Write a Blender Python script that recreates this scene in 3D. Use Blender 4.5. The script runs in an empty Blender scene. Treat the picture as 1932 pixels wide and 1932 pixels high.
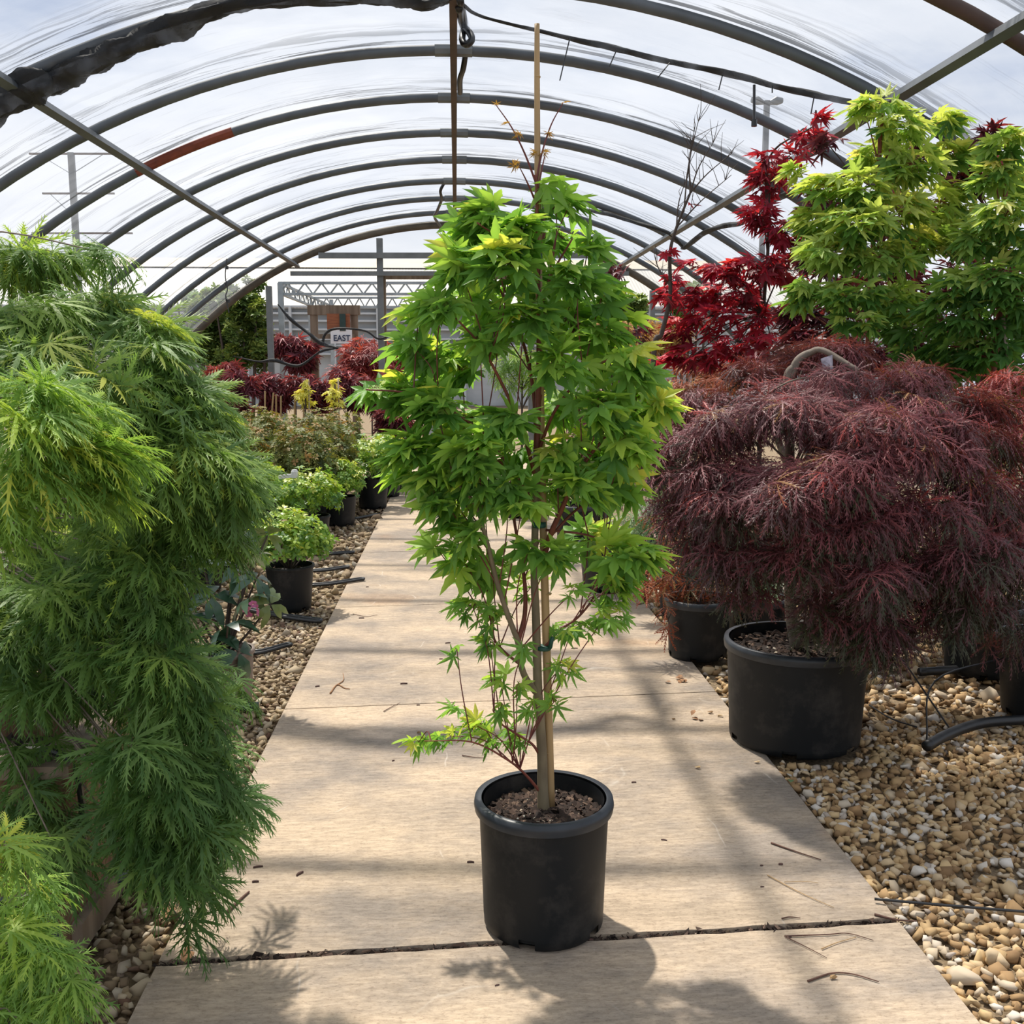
import bpy, math, random
import numpy as np
from mathutils import Vector, Euler
R_ = math.radians
SC = bpy.context.scene
COL = SC.collection
rng = np.random.default_rng(7)
random.seed(7)

# ------------------------------------------------------------------ camera
CAM_H = 1.55; PITCH = R_(8.13); YAW = R_(3.1); F = 1932.0
cd = bpy.data.cameras.new('camera'); cam = bpy.data.objects.new('camera', cd); COL.objects.link(cam)
cam.location = (0, 0, CAM_H); cam.rotation_euler = Euler((math.pi/2 - PITCH, 0, -YAW), 'XYZ')
cd.sensor_width = 36; cd.lens = 36*F/1932; cd.clip_end = 500
SC.camera = cam

# ------------------------------------------------------------------ sky, sun, exposure
w = bpy.data.worlds.new('sky'); SC.world = w; w.use_nodes = True
nt = w.node_tree; nt.nodes.clear()
out = nt.nodes.new('ShaderNodeOutputWorld'); bg = nt.nodes.new('ShaderNodeBackground')
tc = nt.nodes.new('ShaderNodeTexCoord'); mp = nt.nodes.new('ShaderNodeMapping'); mp.inputs['Scale'].default_value = (1, 1, 3.2)
nz = nt.nodes.new('ShaderNodeTexNoise'); nz.inputs['Scale'].default_value = 2.0; nz.inputs['Detail'].default_value = 6; nz.inputs['Roughness'].default_value = .55
rp = nt.nodes.new('ShaderNodeValToRGB')
rp.color_ramp.elements[0].position = .36; rp.color_ramp.elements[0].color = (.42, .49, .63, 1)
rp.color_ramp.elements[1].position = .60; rp.color_ramp.elements[1].color = (.77, .79, .83, 1)
e = rp.color_ramp.elements.new(.46); e.color = (.64, .68, .75, 1)
nt.links.new(tc.outputs['Generated'], mp.inputs['Vector']); nt.links.new(mp.outputs[0], nz.inputs['Vector'])
nt.links.new(nz.outputs['Fac'], rp.inputs['Fac']); nt.links.new(rp.outputs['Color'], bg.inputs['Color'])
nt.links.new(bg.outputs[0], out.inputs['Surface'])
bg.inputs['Strength'].default_value = 1.14
sd = bpy.data.lights.new('sun', 'SUN'); sun = bpy.data.objects.new('sun', sd); COL.objects.link(sun)
sd.energy = 6.2; sd.angle = R_(1.6); sd.color = (1, .93, .82)
SUN_EL = R_(61); az = np.array([.45, -.89]); az = az/np.linalg.norm(az)
sdir = Vector((az[0]*math.cos(SUN_EL), az[1]*math.cos(SUN_EL), -math.sin(SUN_EL)))
sun.rotation_euler = sdir.to_track_quat('-Z', 'Y').to_euler()
SC.view_settings.view_transform = 'Standard'; SC.view_settings.look = 'None'
SC.view_settings.exposure = 0.07; SC.view_settings.gamma = 1; SC.view_settings.use_curve_mapping = False
SC.cycles.max_bounces = 8; SC.cycles.transparent_max_bounces = 16; SC.cycles.diffuse_bounces = 4
SC.cycles.transmission_bounces = 5; SC.cycles.glossy_bounces = 3

# ------------------------------------------------------------------ photo measurements -> world
_r = np.array([math.cos(YAW), -math.sin(YAW), 0.0]); _fh = np.array([math.sin(YAW), math.cos(YAW), 0.0])
_f = _fh*math.cos(PITCH) - np.array([0, 0, math.sin(PITCH)]); _u = _fh*math.sin(PITCH) + np.array([0, 0, math.cos(PITCH)])
O_ = np.array([0, 0, CAM_H])
def ray(px, py): return _f + _r*((px-966)/F) + _u*((966-py)/F)
def AT(px, py, Y): d = ray(px, py); return O_ + d*(Y/d[1])          # the point at distance Y down the house
def G(px, py, z=0.0): d = ray(px, py); return O_ + d*((z-CAM_H)/d[2])  # the point on the ground
RC = -1.87; RR = 5.5                                                  # arch centre height and radius
def ROOF(px, py, R=RR):
    d = ray(px, py); a = d[0]**2+d[2]**2; b = 2*d[2]*(CAM_H-RC); c = (CAM_H-RC)**2-R*R
    t = (-b+math.sqrt(b*b-4*a*c))/(2*a); return O_+d*t

# ------------------------------------------------------------------ materials
def newmat(name):
    m = bpy.data.materials.new(name); m.use_nodes = True; n = m.node_tree
    return m, n, n.nodes['Principled BSDF'], n.nodes['Material Output']
def mat(name, col, rough=.6, var=.25, scale=8, bump=0, stretch=(1, 1, 1), metal=0, col2=None, spec=.5, detail=5):
    m, n, b, o = newmat(name)
    t = n.nodes.new('ShaderNodeTexCoord'); mpn = n.nodes.new('ShaderNodeMapping'); mpn.inputs['Scale'].default_value = stretch
    z = n.nodes.new('ShaderNodeTexNoise'); z.inputs['Scale'].default_value = scale; z.inputs['Detail'].default_value = detail
    r = n.nodes.new('ShaderNodeValToRGB')
    c = np.array(col[:3]); c2 = np.array(col2) if col2 is not None else c*(1-var)
    r.color_ramp.elements[0].position = .3; r.color_ramp.elements[0].color = (*c2, 1)
    r.color_ramp.elements[1].position = .7; r.color_ramp.elements[1].color = (*np.clip(c*(1+var*.4) if col2 is None else c, 0, 1), 1)
    n.links.new(t.outputs['Object'], mpn.inputs[0]); n.links.new(mpn.outputs[0], z.inputs['Vector'])
    n.links.new(z.outputs['Fac'], r.inputs[0]); n.links.new(r.outputs[0], b.inputs['Base Color'])
    b.inputs['Roughness'].default_value = rough; b.inputs['Metallic'].default_value = metal
    b.inputs['Specular IOR Level'].default_value = spec
    if bump:
        bp = n.nodes.new('ShaderNodeBump'); bp.inputs['Strength'].default_value = bump; bp.inputs['Distance'].default_value = .01
        n.links.new(z.outputs['Fac'], bp.inputs['Height']); n.links.new(bp.outputs[0], b.inputs['Normal'])
    return m
def ramp_mat(name, stops, rough=.7, trans=0, tcol=1.3, spec=.4):
    """colour taken from each piece's own number 'rnd'"""
    m, n, b, o = newmat(name)
    a = n.nodes.new('ShaderNodeAttribute'); a.attribute_name = 'rnd'
    r = n.nodes.new('ShaderNodeValToRGB'); els = r.color_ramp.elements
    els[0].position = stops[0][0]; els[0].color = (*stops[0][1], 1)
    els[1].position = stops[-1][0]; els[1].color = (*stops[-1][1], 1)
    for p, c in stops[1:-1]: q = els.new(p); q.color = (*c, 1)
    n.links.new(a.outputs['Fac'], r.inputs[0]); n.links.new(r.outputs[0], b.inputs['Base Color'])
    b.inputs['Roughness'].default_value = rough; b.inputs['Specular IOR Level'].default_value = spec
    if trans:
        tr = n.nodes.new('ShaderNodeBsdfTranslucent'); mx = n.nodes.new('ShaderNodeMixShader'); mx.inputs[0].default_value = trans
        mul = n.nodes.new('ShaderNodeMix'); mul.data_type = 'RGBA'; mul.blend_type = 'MULTIPLY'; mul.inputs[0].default_value = 1
        mul.inputs[7].default_value = (tcol*1.05, tcol, tcol*.55, 1)
        n.links.new(r.outputs[0], mul.inputs[6]); n.links.new(mul.outputs[2], tr.inputs['Color'])
        n.links.new(b.outputs[0], mx.inputs[1]); n.links.new(tr.outputs[0], mx.inputs[2]); n.links.new(mx.outputs[0], o.inputs['Surface'])
    return m

M = {}
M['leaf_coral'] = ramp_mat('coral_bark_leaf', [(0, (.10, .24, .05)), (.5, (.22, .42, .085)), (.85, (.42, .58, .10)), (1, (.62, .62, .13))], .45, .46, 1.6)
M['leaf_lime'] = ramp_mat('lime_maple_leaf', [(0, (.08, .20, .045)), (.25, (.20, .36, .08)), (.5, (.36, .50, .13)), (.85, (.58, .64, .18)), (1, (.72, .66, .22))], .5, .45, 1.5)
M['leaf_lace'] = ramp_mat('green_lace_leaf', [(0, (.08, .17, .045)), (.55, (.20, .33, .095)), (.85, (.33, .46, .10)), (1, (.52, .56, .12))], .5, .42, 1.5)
M['leaf_lace_bright'] = ramp_mat('bright_lace_leaf', [(0, (.11, .23, .05)), (.6, (.24, .40, .09)), (.9, (.40, .54, .09)), (1, (.52, .56, .10))], .5, .42, 1.5)
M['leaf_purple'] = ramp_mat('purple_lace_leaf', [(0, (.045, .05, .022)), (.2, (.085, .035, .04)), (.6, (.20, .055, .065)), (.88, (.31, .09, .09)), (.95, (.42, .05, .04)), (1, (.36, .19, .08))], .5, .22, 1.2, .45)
M['leaf_purple2'] = ramp_mat('upright_purple_leaf', [(0, (.04, .014, .022)), (.6, (.13, .025, .045)), (.9, (.26, .04, .06)), (1, (.36, .04, .06))], .45, .25, 1.3)
M['leaf_burgundy'] = ramp_mat('burgundy_leaf', [(0, (.07, .02, .03)), (.5, (.20, .045, .065)), (.85, (.36, .09, .11)), (1, (.50, .07, .08))], .45, .3, 1.3)
M['leaf_red'] = ramp_mat('scarlet_leaf', [(0, (.10, .012, .018)), (.5, (.34, .02, .05)), (.85, (.60, .035, .075)), (1, (.72, .06, .07))], .5, .35, 1.4)
M['leaf_redlace'] = ramp_mat('red_lace_leaf', [(0, (.12, .03, .035)), (.5, (.28, .05, .06)), (1, (.50, .10, .08))], .5, .3, 1.3)
M['leaf_orange'] = ramp_mat('rusty_lace_leaf', [(0, (.10, .09, .03)), (.4, (.30, .07, .03)), (.8, (.42, .12, .05)), (1, (.45, .30, .09))], .5, .3, 1.3)
M['leaf_tan'] = ramp_mat('amber_lace_leaf', [(0, (.22, .13, .04)), (.5, (.48, .28, .09)), (1, (.62, .38, .12))], .6, .3, 1.3)
M['leaf_yellow'] = ramp_mat('yellow_maple_leaf', [(0, (.50, .52, .10)), (.5, (.80, .78, .18)), (1, (.88, .74, .25))], .5, .35, 1.3)
M['leaf_az'] = ramp_mat('azalea_leaf', [(0, (.05, .14, .025)), (.5, (.15, .30, .04)), (.85, (.36, .50, .06)), (1, (.50, .54, .10))], .42, .3, 1.5, .5)
M['leaf_bronze'] = ramp_mat('bronze_leaf', [(0, (.045, .07, .025)), (.5, (.13, .17, .045)), (.8, (.24, .24, .06)), (1, (.34, .19, .07))], .55, .25, 1.3, .35)
M['leaf_bush'] = ramp_mat('bush_leaf', [(0, (.06, .12, .035)), (.6, (.18, .27, .07)), (1, (.34, .40, .10))], .5, .25, 1.3)
M['leaf_grey'] = ramp_mat('greygreen_leaf', [(0, (.10, .20, .08)), (.5, (.22, .36, .18)), (.8, (.35, .45, .28)), (1, (.35, .18, .15))], .5, .3, 1.2)
M['leaf_rhodo'] = ramp_mat('rhododendron_leaf', [(0, (.015, .05, .025)), (.6, (.035, .09, .045)), (.85, (.12, .2, .06)), (1, (.30, .26, .09))], .3, .08, 1.3, .6)
M['petal'] = ramp_mat('pink_petal', [(0, (.50, .12, .30)), (1, (.70, .25, .45))], .5, .3, 1)
M['bark_red'] = mat('coral_bark', (.20, .05, .03), .6, .4, 30, .3)
M['bark_brown'] = mat('grey_green_bark', (.23, .185, .11), .7, .4, 25, .4, (1, 1, .4), col2=(.13, .10, .06))
M['bark_dark'] = mat('dark_bark', (.075, .055, .045), .8, .4, 30, .4)
M['bark_grey'] = mat('grey_bark', (.20, .16, .125), .8, .4, 30, .4)
M['twig_red'] = mat('red_twig', (.16, .035, .03), .5, .3, 30)
M['bamboo'] = mat('bamboo_stake', (.42, .28, .13), .5, .25, 20, .1, (1, 1, .2))
M['bamboo_grey'] = mat('weathered_bamboo', (.33, .27, .21), .6, .25, 20, .1, (1, 1, .2))
M['tie'] = mat('green_tie_tape', (.01, .07, .05), .5, .2, 20)
M['soil'] = ramp_mat('bark_mulch', [(0, (.02, .013, .01)), (.5, (.042, .026, .019)), (.8, (.09, .055, .04)), (.93, (.2, .13, .09)), (.96, (.6, .52, .4)), (1, (.75, .7, .6))], .9)
M['gravel'] = ramp_mat('gravel_stones', [(0, (.22, .13, .06)), (.3, (.42, .27, .13)), (.6, (.55, .39, .20)), (.82, (.52, .43, .32)), (.93, (.66, .61, .54)), (1, (.33, .27, .22))], .85)
M['gravel_dull'] = ramp_mat('gravel_stones_dull', [(0, (.15, .10, .06)), (.3, (.30, .22, .13)), (.6, (.42, .32, .19)), (.85, (.48, .41, .31)), (1, (.14, .07, .04))], .85)
M['pod'] = mat('bark_chip', (.09, .045, .035), .8, .4, 60)
M['dryleaf'] = mat('dry_brown_leaf', (.32, .16, .07), .8, .4, 40)
M['twig'] = mat('dry_twig', (.13, .065, .045), .8, .4, 60)
M['straw'] = mat('straw_stem', (.45, .30, .15), .8, .3, 60)
M['hose'] = mat('black_poly_tube', (.012, .013, .015), .42, .2, 10, spec=.6)
M['hose_blue'] = mat('blue_black_tube', (.012, .03, .05), .35, .2, 10, spec=.6)
M['tag_grey'] = mat('crinkled_tag', (.34, .30, .36), .3, .5, 60)
M['white'] = mat('white_plastic', (.7, .7, .7), .4, .1, 10)
M['galv'] = mat('galvanised_steel', (.085, .10, .115), .5, .25, 6, metal=.0, spec=.6)
M['galv_mid'] = mat('grey_post_steel', (.17, .185, .19), .6, .25, 6, spec=.4)
M['galv_light'] = mat('light_galvanised_steel', (.30, .34, .37), .5, .25, 6, spec=.6)
M['rust'] = mat('rusty_steel', (.10, .06, .045), .75, .4, 6, .2, col2=(.05, .035, .03))
M['rust_red'] = mat('red_primer_patch', (.22, .05, .025), .7, .3, 20)
M['endwood'] = mat('weathered_end_arch', (.10, .085, .065), .8, .4, 6, .2)
M['wood'] = mat('weathered_wood', (.26, .20, .145), .85, .4, 14, .4, (1, 1, .08), col2=(.12, .085, .055))
M['wood_box'] = mat('planter_wood', (.24, .14, .075), .85, .4, 10, .5, (6, 6, .35), col2=(.10, .055, .03))
M['liner'] = mat('black_liner', (.01, .01, .01), .6, .2, 10)
M['sign_white'] = mat('white_sign', (.78, .80, .82), .5, .05, 5)
M['sign_text'] = mat('navy_lettering', (.015, .03, .08), .5, .05, 5)
M['plank_red'] = mat('orange_planks', (.34, .12, .05), .8, .35, 6, .2, (1, 1, 8), col2=(.20, .07, .035))
M['darkgreen'] = mat('dark_green_paint', (.02, .05, .045), .6, .2, 5)
M['blue_label'] = mat('pale_blue_sticker', (.22, .45, .55), .5, .05, 5)
M['green_label'] = mat('green_label', (.15, .32, .06), .5, .05, 5)
M['concrete'] = None

def concrete():
    m, n, b, o = newmat('broomed_concrete')
    t = n.nodes.new('ShaderNodeTexCoord')
    def noise(scale, st, det=6, ro=.6):
        mpn = n.nodes.new('ShaderNodeMapping'); mpn.inputs['Scale'].default_value = st
        z = n.nodes.new('ShaderNodeTexNoise'); z.inputs['Scale'].default_value = scale; z.inputs['Detail'].default_value = det; z.inputs['Roughness'].default_value = ro
        n.links.new(t.outputs['Object'], mpn.inputs[0]); n.links.new(mpn.outputs[0], z.inputs['Vector']); return z.outputs['Fac']
    def ramp(src, a, ca, bb, cb):
        r = n.nodes.new('ShaderNodeValToRGB'); r.color_ramp.elements[0].position = a; r.color_ramp.elements[0].color = (*ca, 1)
        r.color_ramp.elements[1].position = bb; r.color_ramp.elements[1].color = (*cb, 1); n.links.new(src, r.inputs[0]); return r.outputs[0]
    def mul(a, c, f=1):
        x = n.nodes.new('ShaderNodeMix'); x.data_type = 'RGBA'; x.blend_type = 'MULTIPLY'; x.inputs[0].default_value = f
        n.links.new(a, x.inputs[6]); n.links.new(c, x.inputs[7]); return x.outputs[2]
    base = ramp(noise(1.3, (1, 1.6, 1), 8, .65), .38, (.31, .262, .215), .60, (.56, .44, .315))
    grain = ramp(noise(26, (.55, 2.4, 1), 8, .8), .36, (.60, .59, .58), .62, (1.12, 1.12, 1.12))
    speck = ramp(noise(60, (1, 1.8, 1), 4, .8), .32, (.55, .52, .5), .48, (1, 1, 1))
    stain = ramp(noise(1.0, (1, 1, 1), 3, .5), .62, (1, 1, 1), .78, (1.0, .72, .48))
    c = mul(mul(mul(base, grain, .85), speck, .75), stain, .8)
    # pale scratches
    wv = n.nodes.new('ShaderNodeTexVoronoi'); wv.feature = 'DISTANCE_TO_EDGE'; wv.inputs['Scale'].default_value = 1.6
    nzn = n.nodes.new('ShaderNodeTexNoise'); nzn.inputs['Scale'].default_value = 3; mpn = n.nodes.new('ShaderNodeMapping'); mpn.inputs['Scale'].default_value = (1.3, .5, 1)
    mixv = n.nodes.new('ShaderNodeMix'); mixv.data_type = 'RGBA'; mixv.inputs[0].default_value = .12
    n.links.new(t.outputs['Object'], mpn.inputs[0]); n.links.new(t.outputs['Object'], nzn.inputs['Vector'])
    n.links.new(mpn.outputs[0], mixv.inputs[6]); n.links.new(nzn.outputs['Color'], mixv.inputs[7]); n.links.new(mixv.outputs[2], wv.inputs['Vector'])
    line = ramp(wv.outputs['Distance'], .0, (1, 1, 1), .006, (0, 0, 0)); brk = ramp(noise(4, (1, 1, 1), 3), .56, (0, 0, 0), .66, (.4, .4, .4))
    ad = n.nodes.new('ShaderNodeMix'); ad.data_type = 'RGBA'; ad.inputs[7].default_value = (.72, .66, .58, 1)
    n.links.new(mul(line, brk), ad.inputs[0]); n.links.new(c, ad.inputs[6])
    n.links.new(ad.outputs[2], b.inputs['Base Color']); b.inputs['Roughness'].default_value = .85; b.inputs['Specular IOR Level'].default_value = .25
    bp = n.nodes.new('ShaderNodeBump'); bp.inputs['Strength'].default_value = .35; bp.inputs['Distance'].default_value = .004
    n.links.new(grain, bp.inputs['Height']); n.links.new(bp.outputs[0], b.inputs['Normal'])
    return m
M['concrete'] = concrete()

def pot_mat():
    m, n, b, o = newmat('black_nursery_plastic')
    t = n.nodes.new('ShaderNodeTexCoord'); z = n.nodes.new('ShaderNodeTexNoise'); z.inputs['Scale'].default_value = 6; z.inputs['Detail'].default_value = 8; z.inputs['Roughness'].default_value = .7
    r = n.nodes.new('ShaderNodeValToRGB'); r.color_ramp.elements[0].position = .5; r.color_ramp.elements[0].color = (.006, .008, .010, 1)
    r.color_ramp.elements[1].position = .78; r.color_ramp.elements[1].color = (.05, .046, .042, 1)
    n.links.new(t.outputs['Object'], z.inputs['Vector']); n.links.new(z.outputs['Fac'], r.inputs[0]); n.links.new(r.outputs[0], b.inputs['Base Color'])
    b.inputs['Roughness'].default_value = .5; b.inputs['Specular IOR Level'].default_value = .3
    return m
M['pot'] = pot_mat()
M['pot_rim'] = mat('pot_rim_plastic', (.022, .028, .036), .42, .4, 20, spec=.5)
M['pot_taupe'] = mat('taupe_pot', (.22, .17, .14), .6, .2, 8)

def film_mat():
    m, n, b, o = newmat('poly_film')
    n.nodes.remove(b)
    uv = n.nodes.new('ShaderNodeUVMap'); uv.uv_map = 'UVMap'     # u = metres round the arch, v = metres down the house
    def noise(st, sc, det=5, ro=.6, dist=0):
        mpn = n.nodes.new('ShaderNodeMapping'); mpn.inputs['Scale'].default_value = (*st, 1)
        z = n.nodes.new('ShaderNodeTexNoise'); z.inputs['Scale'].default_value = sc; z.inputs['Detail'].default_value = det; z.inputs['Roughness'].default_value = ro; z.inputs['Distortion'].default_value = dist
        n.links.new(uv.outputs[0], mpn.inputs[0]); n.links.new(mpn.outputs[0], z.inputs['Vector']); return z.outputs['Fac']
    def mapr(src, a, bb, c=0, d=1):
        x = n.nodes.new('ShaderNodeMapRange'); x.inputs[1].default_value = a; x.inputs[2].default_value = bb; x.inputs[3].default_value = c; x.inputs[4].default_value = d
        n.links.new(src, x.inputs[0]); return x.outputs[0]
    def math_(op, a, bb):
        x = n.nodes.new('ShaderNodeMath'); x.operation = op
        for i, s in enumerate((a, bb)):
            if isinstance(s, (int, float)): x.inputs[i].default_value = s
            else: n.links.new(s, x.inputs[i])
        return x.outputs[0]
    sep = n.nodes.new('ShaderNodeSeparateXYZ'); n.links.new(uv.outputs[0], sep.inputs[0])
    # the shade netting is gathered just beyond every hoop: folds there
    ph = math_('FRACT', math_('DIVIDE', math_('SUBTRACT', sep.outputs[1], 7.2-12.2), 1.22), 0)
    near = mapr(ph, .55, .97, 0, 1)
    folds = mapr(noise((.30, 5.5), 2.0, 7, .7, .8), .50, .57)
    fine = mapr(noise((.3, 6), 1.6, 8, .75, .8), .56, .66)
    patch = mapr(noise((.25, .5), 1.3, 3), .45, .6)
    streak = math_('MULTIPLY', math_('MULTIPLY', folds, near), 0.75)
    streak2 = math_('MULTIPLY', math_('MULTIPLY', fine, patch), .35)
    dark = math_('MINIMUM', math_('ADD', streak, streak2), .9)
    milk = mapr(noise((.5, 1.2), 1.2, 6, .6, .8), .35, .7, .05, .22)
    tr = n.nodes.new('ShaderNodeBsdfTransparent'); tr.inputs[0].default_value = (.93, .94, .96, 1)
    tl = n.nodes.new('ShaderNodeBsdfTranslucent'); tl.inputs[0].default_value = (.62, .64, .68, 1)
    bp = n.nodes.new('ShaderNodeBump'); bp.inputs['Strength'].default_value = .9; bp.inputs['Distance'].default_value = .06
    n.links.new(noise((.8, 3.5), 1.4, 7, .65, .8), bp.inputs['Height']); n.links.new(bp.outputs[0], tl.inputs['Normal'])
    mx = n.nodes.new('ShaderNodeMixShader'); n.links.new(milk, mx.inputs[0]); n.links.new(tr.outputs[0], mx.inputs[1]); n.links.new(tl.outputs[0], mx.inputs[2])
    bl = n.nodes.new('ShaderNodeBsdfDiffuse'); bl.inputs[0].default_value = (.05, .055, .06, 1)
    mx2 = n.nodes.new('ShaderNodeMixShader'); n.links.new(dark, mx2.inputs[0]); n.links.new(mx.outputs[0], mx2.inputs[1]); n.links.new(bl.outputs[0], mx2.inputs[2])
    n.links.new(mx2.outputs[0], o.inputs['Surface'])
    return m
M['film'] = film_mat()
def net_mat():
    m, n, b, o = newmat('black_shade_netting')
    b.inputs['Base Color'].default_value = (.02, .022, .024, 1); b.inputs['Roughness'].default_value = .8
    t = n.nodes.new('ShaderNodeTexCoord'); z = n.nodes.new('ShaderNodeTexNoise'); z.inputs['Scale'].default_value = 6; z.inputs['Detail'].default_value = 6
    r = n.nodes.new('ShaderNodeMapRange'); r.inputs[1].default_value = .35; r.inputs[2].default_value = .7; r.inputs[3].default_value = 0; r.inputs[4].default_value = .35
    tr = n.nodes.new('ShaderNodeBsdfTransparent'); mx = n.nodes.new('ShaderNodeMixShader')
    n.links.new(t.outputs['Object'], z.inputs['Vector']); n.links.new(z.outputs['Fac'], r.inputs[0]); n.links.new(r.outputs[0], mx.inputs[0])
    n.links.new(b.outputs[0], mx.inputs[1]); n.links.new(tr.outputs[0], mx.inputs[2]); n.links.new(mx.outputs[0], o.inputs['Surface'])
    return m
M['net'] = net_mat()
def roof_mat():
    m, n, b, o = newmat('corrugated_translucent_roof')
    t = n.nodes.new('ShaderNodeTexCoord'); wv = n.nodes.new('ShaderNodeTexWave'); wv.inputs['Scale'].default_value = 2.4; wv.bands_direction = 'X'
    z = n.nodes.new('ShaderNodeTexNoise'); z.inputs['Scale'].default_value = .25; z.inputs['Detail'].default_value = 5
    r = n.nodes.new('ShaderNodeValToRGB'); r.color_ramp.elements[0].color = (.42, .40, .36, 1); r.color_ramp.elements[1].color = (.52, .51, .48, 1)
    mx = n.nodes.new('ShaderNodeMix'); mx.data_type = 'RGBA'; mx.blend_type = 'MULTIPLY'; mx.inputs[0].default_value = .25
    n.links.new(t.outputs['Object'], wv.inputs['Vector']); n.links.new(t.outputs['Object'], z.inputs['Vector'])
    n.links.new(z.outputs['Fac'], r.inputs[0]); n.links.new(r.outputs[0], mx.inputs[6]); n.links.new(wv.outputs['Color'], mx.inputs[7])
    n.links.new(mx.outputs[2], b.inputs['Base Color']); b.inputs['Roughness'].default_value = .5
    return m
M['far_roof'] = roof_mat()
M['far_trim'] = mat('tan_ridge_panel', (.44, .38, .29), .6, .1, 2)
M['far_wall'] = mat('hazy_glass_wall', (.52, .54, .55), .5, .3, .6, stretch=(1, 1, 3), col2=(.38, .40, .41))
M['far_white'] = mat('white_steel', (.50, .53, .56), .5, .1, 2)
M['ground'] = mat('gravel_bed', (.30, .22, .13), .95, .4, 60, .6, col2=(.10, .07, .04))
M['joint'] = mat('joint_debris', (.05, .035, .025), .95, .4, 60, .6)

# ------------------------------------------------------------------ mesh helpers
class MB:
    def __init__(s): s.v = []; s.f = []; s.r = []; s.n = 0
    def add(s, V, Fc, rnd=.5):
        V = np.asarray(V, float); s.v.append(V); s.f += [[i+s.n for i in f] for f in Fc]
        s.r.append(np.full(len(V), rnd) if np.isscalar(rnd) else np.asarray(rnd)); s.n += len(V); return s
    def box(s, x0, x1, y0, y1, z0, z1, rnd=.5):
        V = [(x, y, z) for x in (x0, x1) for y in (y0, y1) for z in (z0, z1)]
        return s.add(V, [(0, 1, 3, 2), (4, 6, 7, 5), (0, 4, 5, 1), (2, 3, 7, 6), (0, 2, 6, 4), (1, 5, 7, 3)], rnd)
    def bar(s, a, b, w, h, up=(0, 0, 1), rnd=.5):
        a = np.array(a, float); b = np.array(b, float); d = b-a; d /= np.linalg.norm(d); u = np.array(up, float); u = u-d*u.dot(d)
        if np.linalg.norm(u) < 1e-4: u = np.array([1., 0, 0])-d*d[0]
        u /= np.linalg.norm(u); r = np.cross(d, u)
        V = [p+r*i*w/2+u*j*h/2 for p in (a, b) for i, j in ((-1, -1), (1, -1), (1, 1), (-1, 1))]
        return s.add(V, [(3, 2, 1, 0), (4, 5, 6, 7), (0, 1, 5, 4), (1, 2, 6, 5), (2, 3, 7, 6), (3, 0, 4, 7)], rnd)
    def tube(s, pts, rad, k=8, rnd=.5, flat=1.0):
        P = np.array(pts, float); n = len(P); rad = np.broadcast_to(np.asarray(rad, float), (n,))
        T = np.gradient(P, axis=0); T /= np.linalg.norm(T, axis=1)[:, None]+1e-12
        u = np.array([0, 0, 1.0]) if abs(T[0][2]) < .8 else np.array([1.0, 0, 0]); V = []
        for i in range(n):
            u = u-T[i]*u.dot(T[i]); u /= np.linalg.norm(u)+1e-12; v = np.cross(T[i], u)
            for j in range(k):
                a = 2*math.pi*j/k; V.append(P[i]+rad[i]*(math.cos(a)*u*flat+math.sin(a)*v))
        Fc = [(i*k+j, i*k+(j+1) % k, (i+1)*k+(j+1) % k, (i+1)*k+j) for i in range(n-1) for j in range(k)]
        Fc += [tuple(range(k-1, -1, -1)), tuple((n-1)*k+j for j in range(k))]
        return s.add(V, Fc, rnd)
    def obj(s, name, m, parent=None, smooth=False):
        me = bpy.data.meshes.new(name); V = np.concatenate(s.v)
        if parent is not None: V = V-np.array(parent['_o'])
        me.from_pydata(V.tolist(), [], s.f); me.materials.append(M[m] if isinstance(m, str) else m)
        a = me.attributes.new('rnd', 'FLOAT', 'POINT'); a.data.foreach_set('value', np.concatenate(s.r).astype(np.float32))
        if smooth: me.polygons.foreach_set('use_smooth', [True]*len(me.polygons))
        me.update(); o = bpy.data.objects.new(name, me); COL.objects.link(o)
        if parent is not None: o.parent = parent
        return o
def child_of(part, mb, name, m, smooth=False):    # a sub-part: vertices share the part's own frame
    top = part.parent; o = mb.obj(name, m, top, smooth); o.parent = part; return o
def fast_mesh(name, V, T, rnd, m, parent=None, smooth=False):
    if parent is not None: V = V-np.array(parent['_o'])
    me = bpy.data.meshes.new(name); nv, nt_ = len(V), len(T)
    me.vertices.add(nv); me.vertices.foreach_set('co', V.astype(np.float32).ravel())
    me.loops.add(nt_*3); me.loops.foreach_set('vertex_index', T.astype(np.int32).ravel())
    me.polygons.add(nt_); me.polygons.foreach_set('loop_start', np.arange(0, nt_*3, 3, dtype=np.int32))
    if smooth: me.polygons.foreach_set('use_smooth', np.ones(nt_, bool))
    a = me.attributes.new('rnd', 'FLOAT', 'POINT'); a.data.foreach_set('value', rnd.astype(np.float32))
    me.materials.append(M[m] if isinstance(m, str) else m); me.update(calc_edges=True); me.validate()
    o = bpy.data.objects.new(name, me); COL.objects.link(o)
    if parent is not None: o.parent = parent
    return o
def thing(name, loc, label, cat, group=None):
    o = bpy.data.objects.new(name, None); COL.objects.link(o); o.location = loc; o.empty_display_size = .1
    o['_o'] = [float(x) for x in loc]; o['label'] = label; o['category'] = cat
    if group: o['group'] = group
    return o
def tag(o, label, cat, group=None, kind=None):
    o['label'] = label; o['category'] = cat
    if group: o['group'] = group
    if kind: o['kind'] = kind
    return o
def structure(o): o['kind'] = 'structure'; return o
def copy_tree(src, loc, label, group=None, rot=0, scl=1):
    c = src.copy(); COL.objects.link(c); c.location = loc; c.rotation_euler = (0, 0, rot); c.scale = (scl, scl, scl); c['label'] = label
    if group: c['group'] = group
    for ch in src.children:
        d = ch.copy(); COL.objects.link(d); d.parent = c
    return c

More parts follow.
